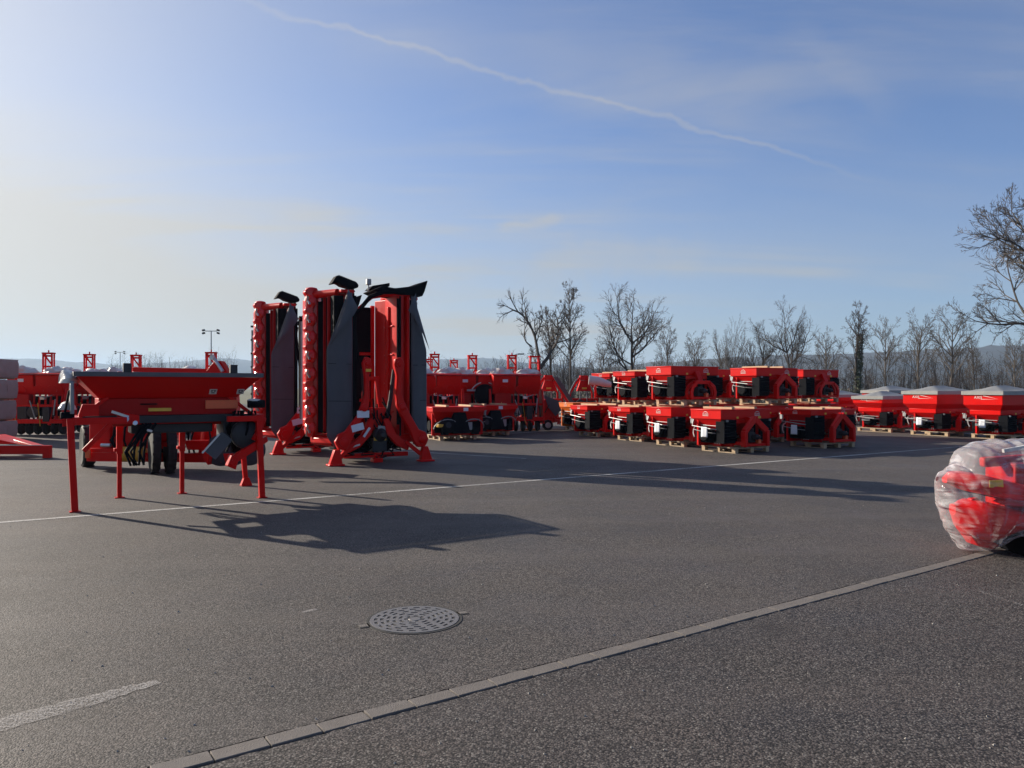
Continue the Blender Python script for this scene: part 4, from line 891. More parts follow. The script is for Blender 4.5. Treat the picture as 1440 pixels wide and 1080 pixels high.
        m = MB(); fo = [(x0 + .10, -.60, ZT - .02), (x0 - .10, -.64, ZT - .42), (x0 + .02, -.72, ZT - .60), (x0 + cw * .55, -.76, ZT - .95), (x0 + cw * .98, -.74, ZT - 1.28), (x0 + cw * .62, -.70, ZT - .80), (x0 + cw * .30, -.66, ZT - .36)]; m.add([(X(p_), q_, r_) for p_, q_, r_ in fo], [(0, 1, 2, 6), (2, 3, 5, 6), (3, 4, 5)]); m.build('curtain_fold', 'curtain', ct, thick=.006)
        m = MB()
        for z in (1.35, 2.15): m.add([(X(x0 + .02), -.612, z), (X(x1 - .02), -.612, z + .01), (X(x1 - .02), -.61, z + .018), (X(x0 + .02), -.61, z + .008)], [(0, 1, 2, 3)])
        m.build('seam', 'black', ct)
        m = MB(); m.tube([(X(.54), -.53, ZB + .05), (X(.54), -.53, ZT - .1)], .022, 8); m.tube([(X(.50), -.50, ZB + .3), (X(.50), -.50, ZT - .15)], .035, 8); m.build('curtain_rail', 'black', t)
        # back guard
        m = MB(); m.prism([(X(a), b) for a, b in ((1.10, .92), (1.13, .92), (1.26, 1.16), (1.23, 1.16))], 'z', ZB + .4, ZT - .62); bg_ = m.build('back_guard', 'galv', t)
        m = MB()
        for k in range(7): z = ZB + .6 + k * .36; m.box((X(1.25), 1.17, z), (.06, .05, .05))
        m.bar((X(1.25), 1.16, ZB + .4), (X(1.25), 1.16, ZT - .62), .03); m.build('guard_edge', 'black', bg_)
        # dark plastic hoods on the upper end
        hd = ([(-.02, .12), (.10, .31), (.16, .33), (.54, .21), (.60, .14), (.58, .08), (.44, .05), (.22, .10), (.12, .16)] if sx < 0 else [(-.30, .06), (-.10, .16), (.20, .13), (.62, .20), (1.0, .36), (.92, .10), (.86, -.02), (.25, -.02), (-.15, .0)])
        ox = -1.0 if sx < 0 else .24
        m = MB(); m.prism([(ox + a, ZT - .05 + b) for a, b in hd], 'y', -.50, -.22 if sx < 0 else .30); m.build('end_hood', 'black', t, bevel=.03)
        m = MB(); m.bar((ox + .35, -.35, ZT - .10), (ox + .38, -.35, ZT + .02), .08); m.bar((ox + .55, -.30, ZT - .05), (ox + .50, -.30, ZT + .02), .05); m.build('hood_bracket', 'dark', t)
        if sx > 0:
            m = MB(); m.box((-.12, -.3, ZT + .20), (.10, .10, .13)); m.bar((-.12, -.3, ZT + .0), (-.12, -.3, ZT + .16), .03); m.build('position_lamp', 'galv', t, bevel=.01)
            m = MB(); m.prism([(-.08, ZT + .04), (.02, ZT + .14), (.42, ZT + .23), (.42, ZT + .15), (.1, ZT + .06)], 'y', -.2, .1); m.build('hood_flap', 'black', t, bevel=.01)
    # swing arms (curved plates) with pivot eyes, down to the stand feet
    for sx in (-1, 1):
        aw = [(.30, 2.28), (.44, 2.32), (.52, 2.18), (.46, 1.85), (.45, 1.50), (.56, 1.25), (.66, 1.05), (.86, .72), (1.02, .66), (1.10, .50), (1.02, .34), (.84, .32), (.74, .44), (.64, .70), (.46, 1.0), (.34, 1.25), (.32, 1.55), (.34, 1.9), (.28, 2.15)]
        if sx < 0: aw = [(a * .80 + .02 if z > 1 else a * .95, z) for a, z in aw]
        m = MB(); m.prism([(sx * a, z) for a, z in aw], 'y', -.86, -.72); am = m.build('swing_arm', 'red', t, bevel=.025)
        m = MB()
        for a, z, q in ((.46, 1.22, .085), (.38, 2.16, .06), (.95, .5, .10)): m.lathe([(q, 0), (q, .03), (q * .6, .045)], (sx * a * (.9 if sx < 0 else 1), -.862, z), (0, -1, 0), 14)
        m.build('pivot_pin', 'red', am)
        m = MB(); m.prism([(sx * .95, .34), (sx * 1.06, .34), (sx * 1.16, .06), (sx * 1.16, .0), (sx * .90, .0), (sx * .90, .06)], 'y', -.90, -.74); m.box((sx * 1.03, -.82, .02), (.34, .28, .04)); m.bar((sx * .6, -.7, .45), (sx * 1.0, -.8, .10), .09); m.build('stand_foot', 'red', t, bevel=.015)
        m = MB(); m.prism([(sx * .10, .95), (sx * .22, .98), (sx * .40, .62), (sx * .72, .36), (sx * .68, .24), (sx * .42, .36), (sx * .18, .62)], 'y', -.66, -.54); m.build('lower_link', 'red', t, bevel=.02)
        m = MB(); m.tube([(sx * .36, -.60, 2.05), (sx * .30, -.55, 1.4), (sx * .22, -.5, .9)], [.035, .045, .05], 10); m.build('hydraulic_ram', 'dark', t)
        m = MB(); m.box((sx * .33, -.90, 2.02), (.12, .008, .06)); m.build('warning_sticker', 'yellow', am) if sx < 0 else None
    for x, z, a in ((-.44, 1.08, 0), (-.56, .80, -14)):
        m = MB(); m.box((x, -.868, z), (.27, .006, .15), (0, R(a), 0)); m.build('delivery_label', 'paper', t)
    m = MB(); m.box((-.30, -.70, .68), (.05, .01, .24), (0, R(35), 0)); m.build('reflector_strip', 'paper', t)
    # headstock, gearbox, hoses and rear frame in the middle
    m = MB(); m.box((.02, -.30, .95), (.46, .40, .50)); m.bar((-.40, -.2, .70), (.40, -.2, .70), .14); m.bar((-.75, -.45, .16), (.75, -.45, .16), .10); m.bar((0, -.5, .1), (0, 1.0, .30), .12); m.box((0, -.5, .05), (.22, .22, .1))
    for sx in (-1, 1): m.bar((sx * .24, -.2, .7), (sx * .13, -.1, 1.9), .08, .1)
    m.bar((-.2, -.1, 1.85), (.2, -.1, 1.85), .10); m.build('headstock', 'red', t, bevel=.015)
    m = MB(); m.lathe([(.16, 0), (.16, .12), (.10, .16), (.06, .30), (0, .30)], (.05, -.50, .62), (0, -1, 0), 16); m.box((.05, -.45, .38), (.34, .22, .28)); m.build('gearbox', 'dark', t, bevel=.02)
    m = MB(); m.box((.0, .15, .42), (.9, .5, .45)); m.box((-.55, .3, .5), (.4, .6, .5)); m.box((.55, .3, .5), (.4, .6, .5)); m.build('conveyor_box', 'black', t, bevel=.03)
    m = MB(); m.box((.10, -.63, .72), (.24, .012, .17), (0, R(6), 0)); m.build('machine_plate', 'galv', t)
    m = MB(); m.box((.04, -.60, .52), (.28, .02, .07)); m.build('amber_reflector', 'yellow', t)
    q = rnd(4); m = MB()
    for k in range(11):
        x = q.uniform(-.18, .22); p = [(x, -.36, 1.2 + q.uniform(-.1, .3)), (x + q.uniform(-.15, .15), -.62 + q.uniform(-.05, .05), 1.0), (x + q.uniform(-.2, .2), -.60, .62), (x + q.uniform(-.1, .1), -.45, .38)]; m.tube(p, .017, 6)
    for k in range(14):
        x = q.uniform(-.7, .7); z = q.uniform(.25, .6); m.tube([(x, -.35, z), (x + q.uniform(-.15, .15), -.55, z - q.uniform(.05, .2)), (x + q.uniform(-.3, .3), -.5, z - q.uniform(0, .2)), (x + q.uniform(-.3, .3), -.2, z)], .018, 6)
    m.tube([(-.45, -.4, ZT - .55), (-.15, -.5, ZT - .15), (.15, -.5, ZT - .03), (.55, -.45, ZT - .02)], [.04, .05, .05, .04], 8); m.tube([(-.46, -.45, ZT - .62), (-.5, -.5, 3.0), (-.42, -.5, 2.2)], .03, 6)
    m.build('hydraulic_hose', 'black', t)
    m = MB(); m.tube([(-.40, -.42, ZT - .42), (-.1, -.46, ZT - .16), (.2, -.48, ZT - .10), (.5, -.45, ZT - .06)], .035, 8); m.build('guard_hoop', 'red', t)
    m = MB(); m.bar((-.85, -.62, .30), (-.45, -.68, .42), .05, .03); m.build('marker_rod', 'white', t)
    return t
GM = 'tall mowers folded upright'
mw = make_mower()
place(mw, (-3.24, 17.43, 0), R(30), 'tall folded red mower nearest the open yard, paper labels on its left arm', GM)
place(mw, (-5.28, 20.15, 0), R(30), 'tall folded red mower standing behind, next to the long hopper', GM)
# ------------------------------------------------------------------ long seed hopper on legs (local: x along the front, y to the back)
HA = math.atan2(11.5 - 10.2, -3.79 + 5.82)
t = thing('seed_hopper', 'long red hopper with grey steel rim standing on tall square legs', 'hopper', (-5.80, 10.20, 0), HA)
L = 2.44; zr = 1.86
m = MB(); m.frus(1.50, (.30, L - .30, .28, .95), 1.80, (.02, L - .02, -.04, 1.15)); m.build('hopper', 'red', t, bevel=.008)
m = MB(); m.frus(1.26, (.30, L - .30, .30, .90), 1.498, (.30, L - .30, .30, .93)); m.frus(1.10, (.5, L - .5, .42, .8), 1.258, (.31, L - .31, .31, .89)); m.build('lower_bin', 'red_dull', t, bevel=.006)
m = MB(); m.box((L / 2, -.055, 1.832), (L, .035, .062)); m.box((L / 2, 1.165, 1.832), (L, .035, .062)); m.box((.0, .555, 1.832), (.035, 1.18, .062)); m.box((L, .555, 1.832), (.035, 1.18, .062)); m.box((L / 2, .02, 1.86), (L, .11, .006)); m.build('rim', 'rim', t, bevel=.004)
for x in (.62, L - .42): m = MB(); m.box((x, -.03, 1.92), (.10, .09, .125)); m.build('rim_block', 'dark', t, bevel=.004)
m = MB(); m.bar((.02, .95, 1.20), (L - .02, .95, 1.20), .12, .11)
for x in (.02, L - .02): m.bar((x, .0, 1.20), (x, 1.0, 1.20), .10, .10)
m.bar((-.02, .0, 1.20), (.62, .02, 1.20), .10, .09); m.bar((.10, .0, .80), (.44, .0, 1.18), .05, .06); m.bar((L - .5, .0, 1.19), (L, .0, 1.19), .09, .08)
m.bar((.05, .28, 1.22), (.42, .30, 1.52), .07, .05); m.bar((L - .05, .28, 1.22), (L - .42, .30, 1.52), .07, .05)
m.build('frame', 'red', t, bevel=.008)
m = MB(); m.prism([(.05, 1.26), (.30, 1.26), (.30, 1.42), (.10, 1.42)], 'y', .22, .34); m.prism([(.52, 1.14), (.80, 1.14), (.80, 1.26), (.62, 1.30), (.52, 1.26)], 'y', .2, .3); m.build('side_bracket', 'red', t, bevel=.006)
m = MB(); m.bar((.10, .30, 1.20), (L - .08, .30, 1.20), .12, .11); m.build('front_beam', 'dark', t, bevel=.008)
def leg(x0, x1, y, z, w, foot):
    m = MB(); m.bar((x0, y, z), (x1, y, .012), w, w, (0, 1, 0)); o = m.build('leg', 'red', t, bevel=.006)
    m = MB(); m.box((x1, y, .006), (foot, foot, .012)); m.build('foot_plate', 'red_dull', o); return o
leg(-.055, .0, .0, 1.24, .082, .13); leg(L - .05, L + .0, .0, 1.24, .082, .13)
ri = Matrix.Rotation(-HA, 3, 'Z')
def loc(px, py): p = G(px, py); return ri @ (p - Vector((-5.80, 10.20, 0)))
for px, py in ((168, 700), (256, 694)):
    p = loc(px, py); o = leg(p.x, p.x, p.y, .68, .062, .13)
    m = MB(); m.bar((p.x, p.y, .66), (p.x, p.y, 1.20), .082, .082, (0, 1, 0)); m.box((p.x - .05, p.y, .72), (.05, .1, .05)); m.build('leg_sleeve', 'red', o, bevel=.005)
p = loc(346, 683); o = leg(p.x - .10, p.x, p.y, 1.2, .075, .17)
m = MB(); m.prism([(p.x - .09, .012), (p.x + .09, .012), (p.x + .04, .14), (p.x - .04, .14)], 'y', p.y - .05, p.y + .05); m.build('leg_gusset', 'red', o)
m = MB(); m.box((L * .44, .262, 1.335), (.30, .006, .045)); m.build('yellow_sticker', 'yellow', t)
m = MB(); m.box((L - .52, .262, 1.40), (.46, .012, .125)); m.build('orange_reflector', 'reflect', t, bevel=.003)
m = MB(); m.box((L * .38, .262, 1.415), (.22, .05, .018)); m.build('grip', 'black', t)
sl = math.atan2(.32, .30)
for x in (L - .66, L - .27):
    f = .30; c = Vector((x, .28 - .32 * f - .004, 1.50 + .30 * f)); m = MB(); m.box(c, (.105, .004, .105), (sl, 0, 0)); pl = m.build('pictogram_plate', 'white', t)
    m = MB(); d = Vector((0, -math.cos(sl), -math.sin(sl))) ; up = Vector((0, -math.sin(sl), math.cos(sl)))
    nrm_ = Vector((0, -math.cos(sl), -math.sin(sl)))
    for a, b, w, h in ((-.02, .018, .022, .03), (.022, .018, .022, .03), (0, -.022, .05, .018), (0, .03, .06, .006)): m.box(c + Vector((a, 0, 0)) + up * b + nrm_ * .003, (w, .003, h), (sl, 0, 0))
    m.build('pictogram', 'dark', pl)
# clutter at both ends
m = MB(); m.box((L - .06, .10, 1.405), (.24, .14, .12)); m.lathe([(.055, 0), (.06, .2), (.05, .22)], (L - .2, .02, 1.405), (1, 0, 0), 12); m.build('lamp_unit', 'black', t, bevel=.02)
m = MB(); crumple(m, L - .20, L - .02, .02, 1.46, .08, .035, 31); m.build('plastic_bag', 'film', t, angle=20)
q = rnd(12); m = MB()
for k in range(16):
    x = L - .25 + q.uniform(-.12, .2); y = q.uniform(.1, .4); m.tube([(x, y, 1.30), (x + q.uniform(-.15, .1), y - .1, 1.05), (x + q.uniform(-.12, .12), y, .85), (x + q.uniform(-.1, .1), y + .1, .68)], .016, 6)
for k in range(8):
    x = .95 + q.uniform(-.1, .12); m.tube([(x, .25, 1.14), (x - .12, .2, .95), (x - .2 + q.uniform(-.06, .06), .25, .75), (x - .15, .3, .55)], .016, 6)
m.build('hose', 'black', t)
m = MB(); m.box((L - .30, .5, 1.0), (.40, .5, .36)); m.lathe([(.22, 0), (.22, .10), (.10, .14)], (L - .2, .2, .95), (0, -1, 0), 18); m.box((L * .52, .6, 1.06), (1.1, .4, .14)); m.build('metering_unit', 'dark', t, bevel=.02)
m = MB(); m.prism([(L - .46, .62), (L - .40, .52), (L - .10, .70), (L + .10, .84), (L + .08, .92), (L - .12, .82)], 'y', .02, .12); m.prism([(L - .50, .50), (L - .38, .44), (L - .34, .60), (L - .44, .66)], 'y', -.02, .16); m.bar((L - .1, .05, .86), (L + .04, .1, 1.2), .10, .08); m.lathe([(.05, 0), (.05, .16)], (L - .42, -.03, .55), (0, 1, 0), 12); m.build('drawbar', 'red', t, bevel=.012)
m = MB(); m.bar((L - .72, .10, .66), (L - .48, .10, .94), .20, .012, (0, 1, 0)); m.build('mud_flap', 'curtain', t)
m = MB(); m.bar((L - .83, .08, .70), (L - .59, .08, .97), .022); m.build('flap_edge', 'white', t)
m = MB(); m.bar((-.03, .02, 1.30), (-.03, .10, 1.74), .05, .02); m.box((-.04, .1, 1.52), (.03, .3, .36)); m.build('end_plate', 'galv', t, bevel=.006)
m = MB(); crumple(m, -.16, .06, .35, 1.72, .35, .16, 44); crumple(m, -.18, .02, .25, 1.36, .22, .12, 47); m.build('plastic_sheet', 'film', t, angle=20)
m = MB(); m.box((-.08, .12, 1.28), (.16, .14, .09)); m.bar((-.12, .1, 1.26), (-.06, .08, 1.62), .03); m.build('gear_cover', 'black', t, bevel=.015)
m = MB(); m.bar((.45, .18, 1.32), (.66, .16, 1.24), .035); m.lathe([(.035, 0), (.04, .06)], (.62, .17, 1.20), (0, -1, .3), 10); m.lathe([(.03, 0), (.03, .05)], (.74, .17, 1.15), (0, -1, .2), 10); m.build('crank', 'steel', t)
m = MB(); m.box((.93, .2, 1.04), (.07, .05, .035), (0, .3, 0)); m.build('work_lamp', 'white', t, bevel=.01)

# ------------------------------------------------------------------ red drill chassis standing behind the hopper
def tyre(m, c, rad, w, ax): m.lathe([(rad * .48, -w * .38), (rad * .86, -w * .5), (rad * .97, -w * .38), (rad, -w * .15), (rad, w * .15), (rad * .97, w * .38), (rad * .86, w * .5), (rad * .48, w * .38)], c, ax, 32)
t = thing('drill_chassis', 'red drill chassis on rubber wheels standing behind the long hopper', 'farm machine', (-7.4, 15.6, 0), R(-6))
ux, uy = Vector((-1.42, .28, 0)), 0
def wheel(c, rad, w, ang, rimmat):
    m = MB(); tyre(m, (0, 0, 0), rad, w, (1, 0, 0))
    for k in range(30):
        a = 2 * PI * k / 30; m.box((.22 * w * (1 if k % 2 else -1), rad * .995 * math.cos(a), rad * .995 * math.sin(a)), (w * .46, .045, .02), (a - PI / 2, 0, 0))
    o = m.build('wheel', 'rubber', t, c); o.rotation_euler = (0, 0, R(ang))
    m = MB(); m.lathe([(0, .25 * w), (.12 * rad, .32 * w), (.34 * rad, .24 * w), (.44 * rad, .34 * w), (.50 * rad, .34 * w), (.50 * rad, .1 * w)], (0, 0, 0), (-1, 0, 0), 26); m.build('rim', rimmat, o)
wheel((-1.50, .30, .44), .44, .24, 41, 'galv')
wheel((.62, -.78, .52), .52, .165, 36, 'galv'); wheel((.90, -.72, .52), .52, .165, 36, 'galv')
m = MB(); m.box((-.90, .1, .62), (.46, .6, .80)); m.box((-.2, .3, .70), (1.1, .5, .60)); m.box((1.5, .3, .75), (1.2, .5, .60)); m.build('body', 'red', t, bevel=.03)
m = MB(); m.bar((-1.05, -.30, .27), (2.0, -.30, .27), .18); m.bar((-1.05, -.34, .40), (-.45, -.34, .40), .08)
for x in (-.5, .05, .5, 1.25, 1.5, 1.75): m.bar((x, -.25, .3), (x + .06, -.1, 1.05), .07, .05)
m.bar((.79, -.75, .6), (.79, -.35, 1.25), .14, .12); m.bar((.6, -.78, .56), (1.0, -.78, .56), .08); m.bar((-1.42, .3, .46), (-.8, .2, .5), .08); m.bar((-.9, .3, 1.0), (-.9, .5, 1.98), .10); m.bar((1.4, .3, 1.0), (1.4, .5, 1.98), .10)
m.build('frame', 'red', t, bevel=.012)
m = MB(); m.bar((-.6, .5, 2.03), (1.35, .5, 1.98), .10, .10); m.prism([(1.0, 1.95), (1.5, 1.95), (1.35, 2.2), (1.22, 2.2)], 'y', .4, .6); m.build('top_beam', 'red', t, bevel=.01)
m = MB(); m.tube([(1.22, .38, 2.26), (1.42, .36, 1.98)], .035, 10); m.lathe([(.05, 0), (.05, .06)], (1.20, .38, 2.27), (0, -1, 0), 10); m.build('hydraulic_ram', 'steel', t)
m = MB()
for k in range(16): m.lathe([(.06, 0), (.15, .002), (.15, .018), (.06, .02)], (-.28 + .03 * k, -.42, .33), (1, 0, 0), 14)
m.build('yellow_roller', 'yellow', t)
m = MB(); m.box((-.98, -.44, .33), (.10, .04, .16)); m.build('side_reflector', 'reflect', t, bevel=.006)
m = MB()
for x, y in ((1.95, -.3), (2.25, -.2), (1.75, -.35)): m.lathe([(.0, -.012), (.30, -.004), (.31, 0), (.30, .004), (0, .012)], (x, y, .42), (.5, -1, .15), 26)
m.build('coulter_disc', 'dark', t)
q = rnd(7); m = MB()
for k in range(14):
    x = q.uniform(-.6, 2.0); m.tube([(x, -.1, 1.05), (x + q.uniform(-.1, .1), -.28, .85), (x + q.uniform(-.12, .12), -.36, .6), (x, -.3, .35)], .02, 6)
m.build('seed_hose', 'black', t)
m = MB(); m.bar((.3, -.4, .52), (.62, -.42, .52), .03); m.bar((1.1, -.5, .5), (1.45, -.52, .5), .05, .03); m.lathe([(.04, 0), (.04, .2)], (-.75, -.36, .5), (1, 0, 0), 10); m.build('shaft', 'steel', t)
m = MB(); m.prism([(1.1, .62), (1.55, .62), (1.50, .44), (1.15, .44)], 'y', -.55, -.3); m.prism([(1.50, .5), (1.62, .42), (1.60, .15), (1.48, .3)], 'y', -.6, -.4); m.build('step_plate', 'red', t, bevel=.01)

# ------------------------------------------------------------------ red frame lying on the ground and wrapped stack, at the left
p = G(36, 645)
t = thing('steel_frame', 'low red steel frame lying flat on the asphalt by the paper wrapped stack', 'steel frame', (p.x - 1.38, p.y, 0), R(2))
m = MB(); m.box((.55, .05, .20), (2.7, .14, .20)); m.build('front_beam', 'red', t, bevel=.012)
for x in (.62, 1.82): m = MB(); m.box((x, .05, .06), (.16, .14, .10)); m.build('foot', 'red', t, bevel=.008)
m = MB(); m.bar((1.7, .1, .22), (-.2, 1.6, .42), .22, .10); m.bar((.4, .1, .22), (-1.2, 1.5, .42), .22, .10); m.prism([(-.8, .30), (.9, .30), (.2, .46), (-.8, .50)], 'y', .5, 1.1); m.build('drawbar', 'red', t, bevel=.012)
m = MB(); m.box((.10, -.022, .22), (.16, .006, .10)); m.build('label_sticker', 'paper', t)
m = MB(); m.box((.6, .02, .305), (2.2, .05, .012)); m.build('edge_strip', 'galv', t)
p = Vector((-16.95, 24.0, 0)); z = 0.0
for k, (nm, hh) in enumerate((('lowest brown wrapped bundle of the stack at the picture edge', .60), ('second brown wrapped bundle up, with loose plastic at its side', .66), ('third brown wrapped bundle up in the stack', .66), ('topmost brown wrapped bundle of the stack', .66))):
    t = thing('wrapped_bundle', nm, 'wrapped bundle', (p.x + r.uniform(-.04, .04), p.y + .6, z), R(2 + r.uniform(-2, 2)), 'stacked wrapped bundles'); q = k
    m = MB(); n = 14
    def bf(u, v, hh=hh, q=q):
        a = 2 * PI * u; cx = max(-1, min(1, 1.35 * math.cos(a))); cy = max(-1, min(1, 1.35 * math.sin(a))); zz = .05 + (hh - .08) * v
        s_ = 1 - .035 * (abs(v - .5) * 2) ** 4 + .02 * nz3(u * 9, v * 3, q * 3.1); return (.78 * cx * s_, .62 * cy * s_, zz)
    m.grid(40, 8, bf); m.box((0, 0, hh - .04), (1.48, 1.16, .03)); m.box((0, 0, .06), (1.45, 1.14, .03)); m.build('paper_wrap', 'bundle', t, angle=30)
    for x in (-.6, 0, .6): MB().box((x, 0, .024), (.10, 1.1, .046)).build('runner', 'woodold', t)
    m = MB(); m.box((.3, 0, hh / 2 + .01), (.03, 1.29, hh - .03)); m.build('strap', 'dark', t)
    z += hh

# ------------------------------------------------------------------ film wrapped machine at the right
t = thing('film_wrapped_machine', 'red machine part wrapped in crumpled clear plastic film at the picture edge', 'wrapped machine', (4.76, 7.75, 0), 0)
O = Vector((4.7, 7.75, 0))
def itp(tab, x):
    for (a, b), (c, d) in zip(tab, tab[1:]):
        if a <= x <= c: k = (x - a) / (c - a); return b + (d - b) * k
    return tab[-1][1] if x > tab[-1][0] else tab[0][1]
ZMIN = [(4.22, .70), (4.27, .45), (4.35, .22), (4.47, .03), (4.69, .012), (4.84, .10), (5.13, .22), (7.6, .24)]
ZMAX = [(4.22, .77), (4.27, .80), (4.44, .86), (4.50, .97), (4.53, 1.02), (4.62, 1.04), (5.13, 1.12), (6.0, 1.16), (7.6, 1.1)]
DEP = [(4.22, .05), (4.30, .20), (4.45, .34), (4.7, .42), (5.1, .46), (7.6, .5)]
def film(u, v):
    x = 4.215 + 3.3 * u ** 1.7; z0, z1, d = itp(ZMIN, x), itp(ZMAX, x), itp(DEP, x); a = 2 * PI * v
    ca, sa = math.cos(a), math.sin(a); e = lambda s_: math.copysign(abs(s_) ** .75, s_)
    yy, zz = d * e(ca), (z0 + z1) / 2 + (z1 - z0) / 2 * e(sa)
    if sa < 0: yy *= 1 + .45 * sa * max(0, 1 - (x - 4.3) * .8)      # narrows to the gathered tip
    tip = Vector((4.66, 0, .02)); p = Vector((x, yy, zz)); d2 = (p - tip); rr = d2.length; ang = math.atan2(d2.z, d2.x)
    rdg = lambda q_: 1 - abs(q_) * 2.2                        # sharp tight folds fanning out from the gathered tip
    w = abs(nz3(ang * 3.2, yy * 1.5, 1)) * .055 + rdg(nz3(ang * 7 + rr * .8, rr * .9, 4 + yy)) * .026 + nz3(x * 2.0, yy * 2.5, zz * 2.0) * .05 + rdg(nz3(x * 2.2 + zz * 3.5, yy * 2, zz * 5.5)) * .020 + abs(nz3(x * 9, yy * 7, zz * 10)) * .016
    k = min(1, rr * 2.2); nv = Vector((0, ca, sa)); p -= nv * (w - .055) * k
    return p - Vector((O.x, 0, 0))
fm = bpy.data.materials.new('clear_film'); fm.use_nodes = True; ft = fm.node_tree; ft.nodes.clear()
fo = ft.nodes.new('ShaderNodeOutputMaterial'); fx = ft.nodes.new('ShaderNodeMixShader'); tr = ft.nodes.new('ShaderNodeBsdfTransparent'); tr.inputs[0].default_value = (.97, .96, .96, 1)
fp = ft.nodes.new('ShaderNodeBsdfPrincipled'); fp.inputs['Base Color'].default_value = (.66, .66, .68, 1); fp.inputs['Roughness'].default_value = .10; fp.inputs['Specular IOR Level'].default_value = .9
ftc = ft.nodes.new('ShaderNodeTexCoord'); fn1 = ft.nodes.new('ShaderNodeTexNoise'); fmp = ft.nodes.new('ShaderNodeMapping'); fmp.inputs['Rotation'].default_value = (0, R(28), 0); fmp.inputs['Scale'].default_value = (1.0, 1.0, 3.6); ft.links.new(ftc.outputs['Object'], fmp.inputs[0]); fn1.inputs['Scale'].default_value = 3.2; fn1.inputs['Detail'].default_value = 8; fn1.inputs['Distortion'].default_value = 1.1; ft.links.new(fmp.outputs[0], fn1.inputs['Vector'])
fr = ft.nodes.new('ShaderNodeMapRange'); ft.links.new(fn1.outputs[0], fr.inputs[0]); fr.inputs[1].default_value = .50; fr.inputs[2].default_value = .70; fr.inputs[3].default_value = .08; fr.inputs[4].default_value = .36  # more opaque streaks for the wrinkles, with their highlights put into the opacity
fl = ft.nodes.new('ShaderNodeLayerWeight'); fl.inputs[0].default_value = .35; fa = ft.nodes.new('ShaderNodeMath'); fa.operation = 'MULTIPLY_ADD'; ft.links.new(fl.outputs['Facing'], fa.inputs[0]); fa.inputs[1].default_value = .42; ft.links.new(fr.outputs[0], fa.inputs[2]); fa.use_clamp = True
fb = ft.nodes.new('ShaderNodeBump'); fb.inputs['Strength'].default_value = .9; fb.inputs['Distance'].default_value = .05; fn2 = ft.nodes.new('ShaderNodeTexNoise'); fn2.noise_type = 'RIDGED_MULTIFRACTAL'; fn2.inputs['Scale'].default_value = 3.4; fn2.inputs['Detail'].default_value = 5; fn2.inputs['Distortion'].default_value = .8; ft.links.new(fmp.outputs[0], fn2.inputs['Vector']); ft.links.new(fn2.outputs[0], fb.inputs['Height']); ft.links.new(fb.outputs[0], fp.inputs['Normal'])
ft.links.new(fa.outputs[0], fx.inputs[0]); ft.links.new(tr.outputs[0], fx.inputs[1]); ft.links.new(fp.outputs[0], fx.inputs[2]); ft.links.new(fx.outputs[0], fo.inputs[0]); M['clear'] = fm
m = MB(); m.grid(150, 170, film); m.build('plastic_film', 'clear', t, angle=20)
def Q(px, py, dy=0): return P(px, py, 7.75 + dy) - O
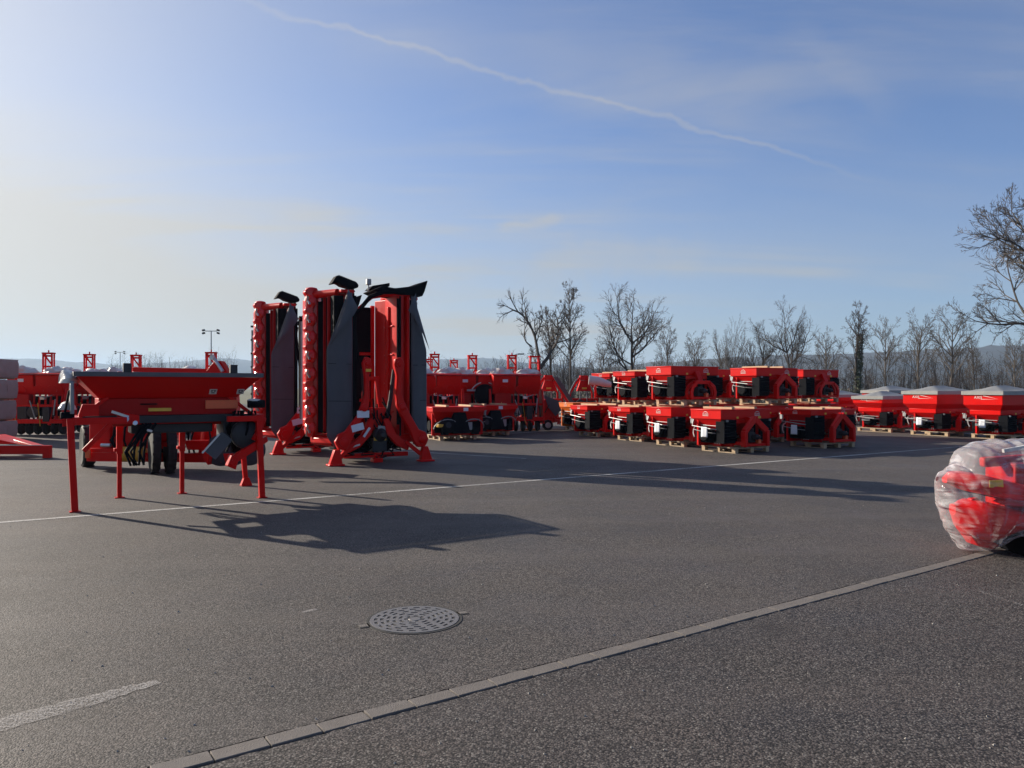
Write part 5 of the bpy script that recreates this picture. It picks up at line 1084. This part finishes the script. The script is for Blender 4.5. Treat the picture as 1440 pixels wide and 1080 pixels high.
def shell(name, lo, hi, x0, x1, kd, y_off=0.0):
    "rounded red sheet-metal cover between two heights, following the wrap"
    m = MB(); nu, nv = 22, 28
    def fn(u, v):
        x = x0 + (x1 - x0) * u; a = 2 * PI * v; z0, z1 = lo(x), hi(x); e = min(1, math.sin(min(u * 3.2, 1) * PI / 2)); d = itp(DEP, x) * kd
        sg = lambda q_: math.copysign(abs(q_) ** .62, q_); zz = (z0 + z1) / 2 + (z1 - z0) / 2 * sg(math.sin(a)) * (.35 + .65 * e); yy = d * sg(math.cos(a)) * (.3 + .7 * e)
        if math.sin(a) < 0 and z0 < .3: yy *= 1 + .35 * math.sin(a) * max(0, 1 - (x - 4.3) * .8)
        return Vector((x, yy + y_off, zz)) - Vector((4.7, 0, 0))
    m.grid(nu, nv, fn); m.add([fn(0, j / nv) for j in range(nv)], [tuple(range(nv))]); m.add([fn(1, j / nv) for j in range(nv)], [tuple(range(nv))]); return m.build(name, 'red', t, angle=45)
shell('hood', lambda x: .64 - .17 * (x - 4.3), lambda x: min(.80 + .5 * (x - 4.3), .83 - .24 * (x - 4.42)), 4.30, 5.3, .80)
shell('disc_housing', lambda x: max(itp(ZMIN, x) + .09, .12), lambda x: .60 - .24 * (x - 4.3), 4.38, 5.25, .76)
shell('side_plate', lambda x: .60 - .16 * (x - 4.5), lambda x: .645 - .17 * (x - 4.5) + .05 * math.sin(max(0, min(1, (x - 4.55) / .6)) * PI), 4.55, 5.15, .88, -.02)
m = MB(); m.box((.45, .05, .50), (1.1, .36, .05), (0, R(11), 0)); m.build('gap_shade', 'black', t)  # black slab put in as the shade of the gap between hood and housing
m = MB(); m.prism([(Q(a, b).x, Q(a, b).z) for a, b in ((1372, 704), (1400, 689), (1430, 690), (1448, 702), (1440, 714), (1420, 708), (1392, 706))], 'y', -.26, -.12); m.build('side_plate', 'red', t, bevel=.012)
m = MB(); m.prism([(Q(a, b).x, Q(a, b).z) for a, b in ((1340, 738), (1356, 740), (1376, 756), (1390, 764), (1382, 770), (1360, 766))], 'y', -.10, .12); m.bar(Q(1385, 728), Q(1520, 735), .10); m.bar(Q(1360, 700), Q(1366, 760), .08); m.build('lower_skid', 'red', t, bevel=.015)
m = MB(); m.bar(Q(1372, 650, .1), Q(1700, 628, .1), .10); m.box((1.1, .15, .62), (1.7, .5, .55)); m.build('main_beam', 'red_dull', t, bevel=.02)
m = MB(); m.bar(Q(1402, 634, -.2), Q(1460, 624, -.2), .035); m.build('white_rod', 'white', t)
m = MB(); c = Q(1365, 679, 0); m.box((c.x, -.315, c.z + .03), (.12, .006, .07), (R(6), R(-4), R(-14))); m.build('warning_sticker', 'yellow', t)
m = MB(); m.box((1.55, .05, .09), (2.6, .8, .18)); m.build('shadow_carrier', 'black', t, bevel=.01)  # black support box, drawn forward to stand in for the shadow underneath
m = MB(); m.bar((.50, -.42, .045), (2.9, -.42, .10), .05); m.build('carrier_rail', 'galv', t)
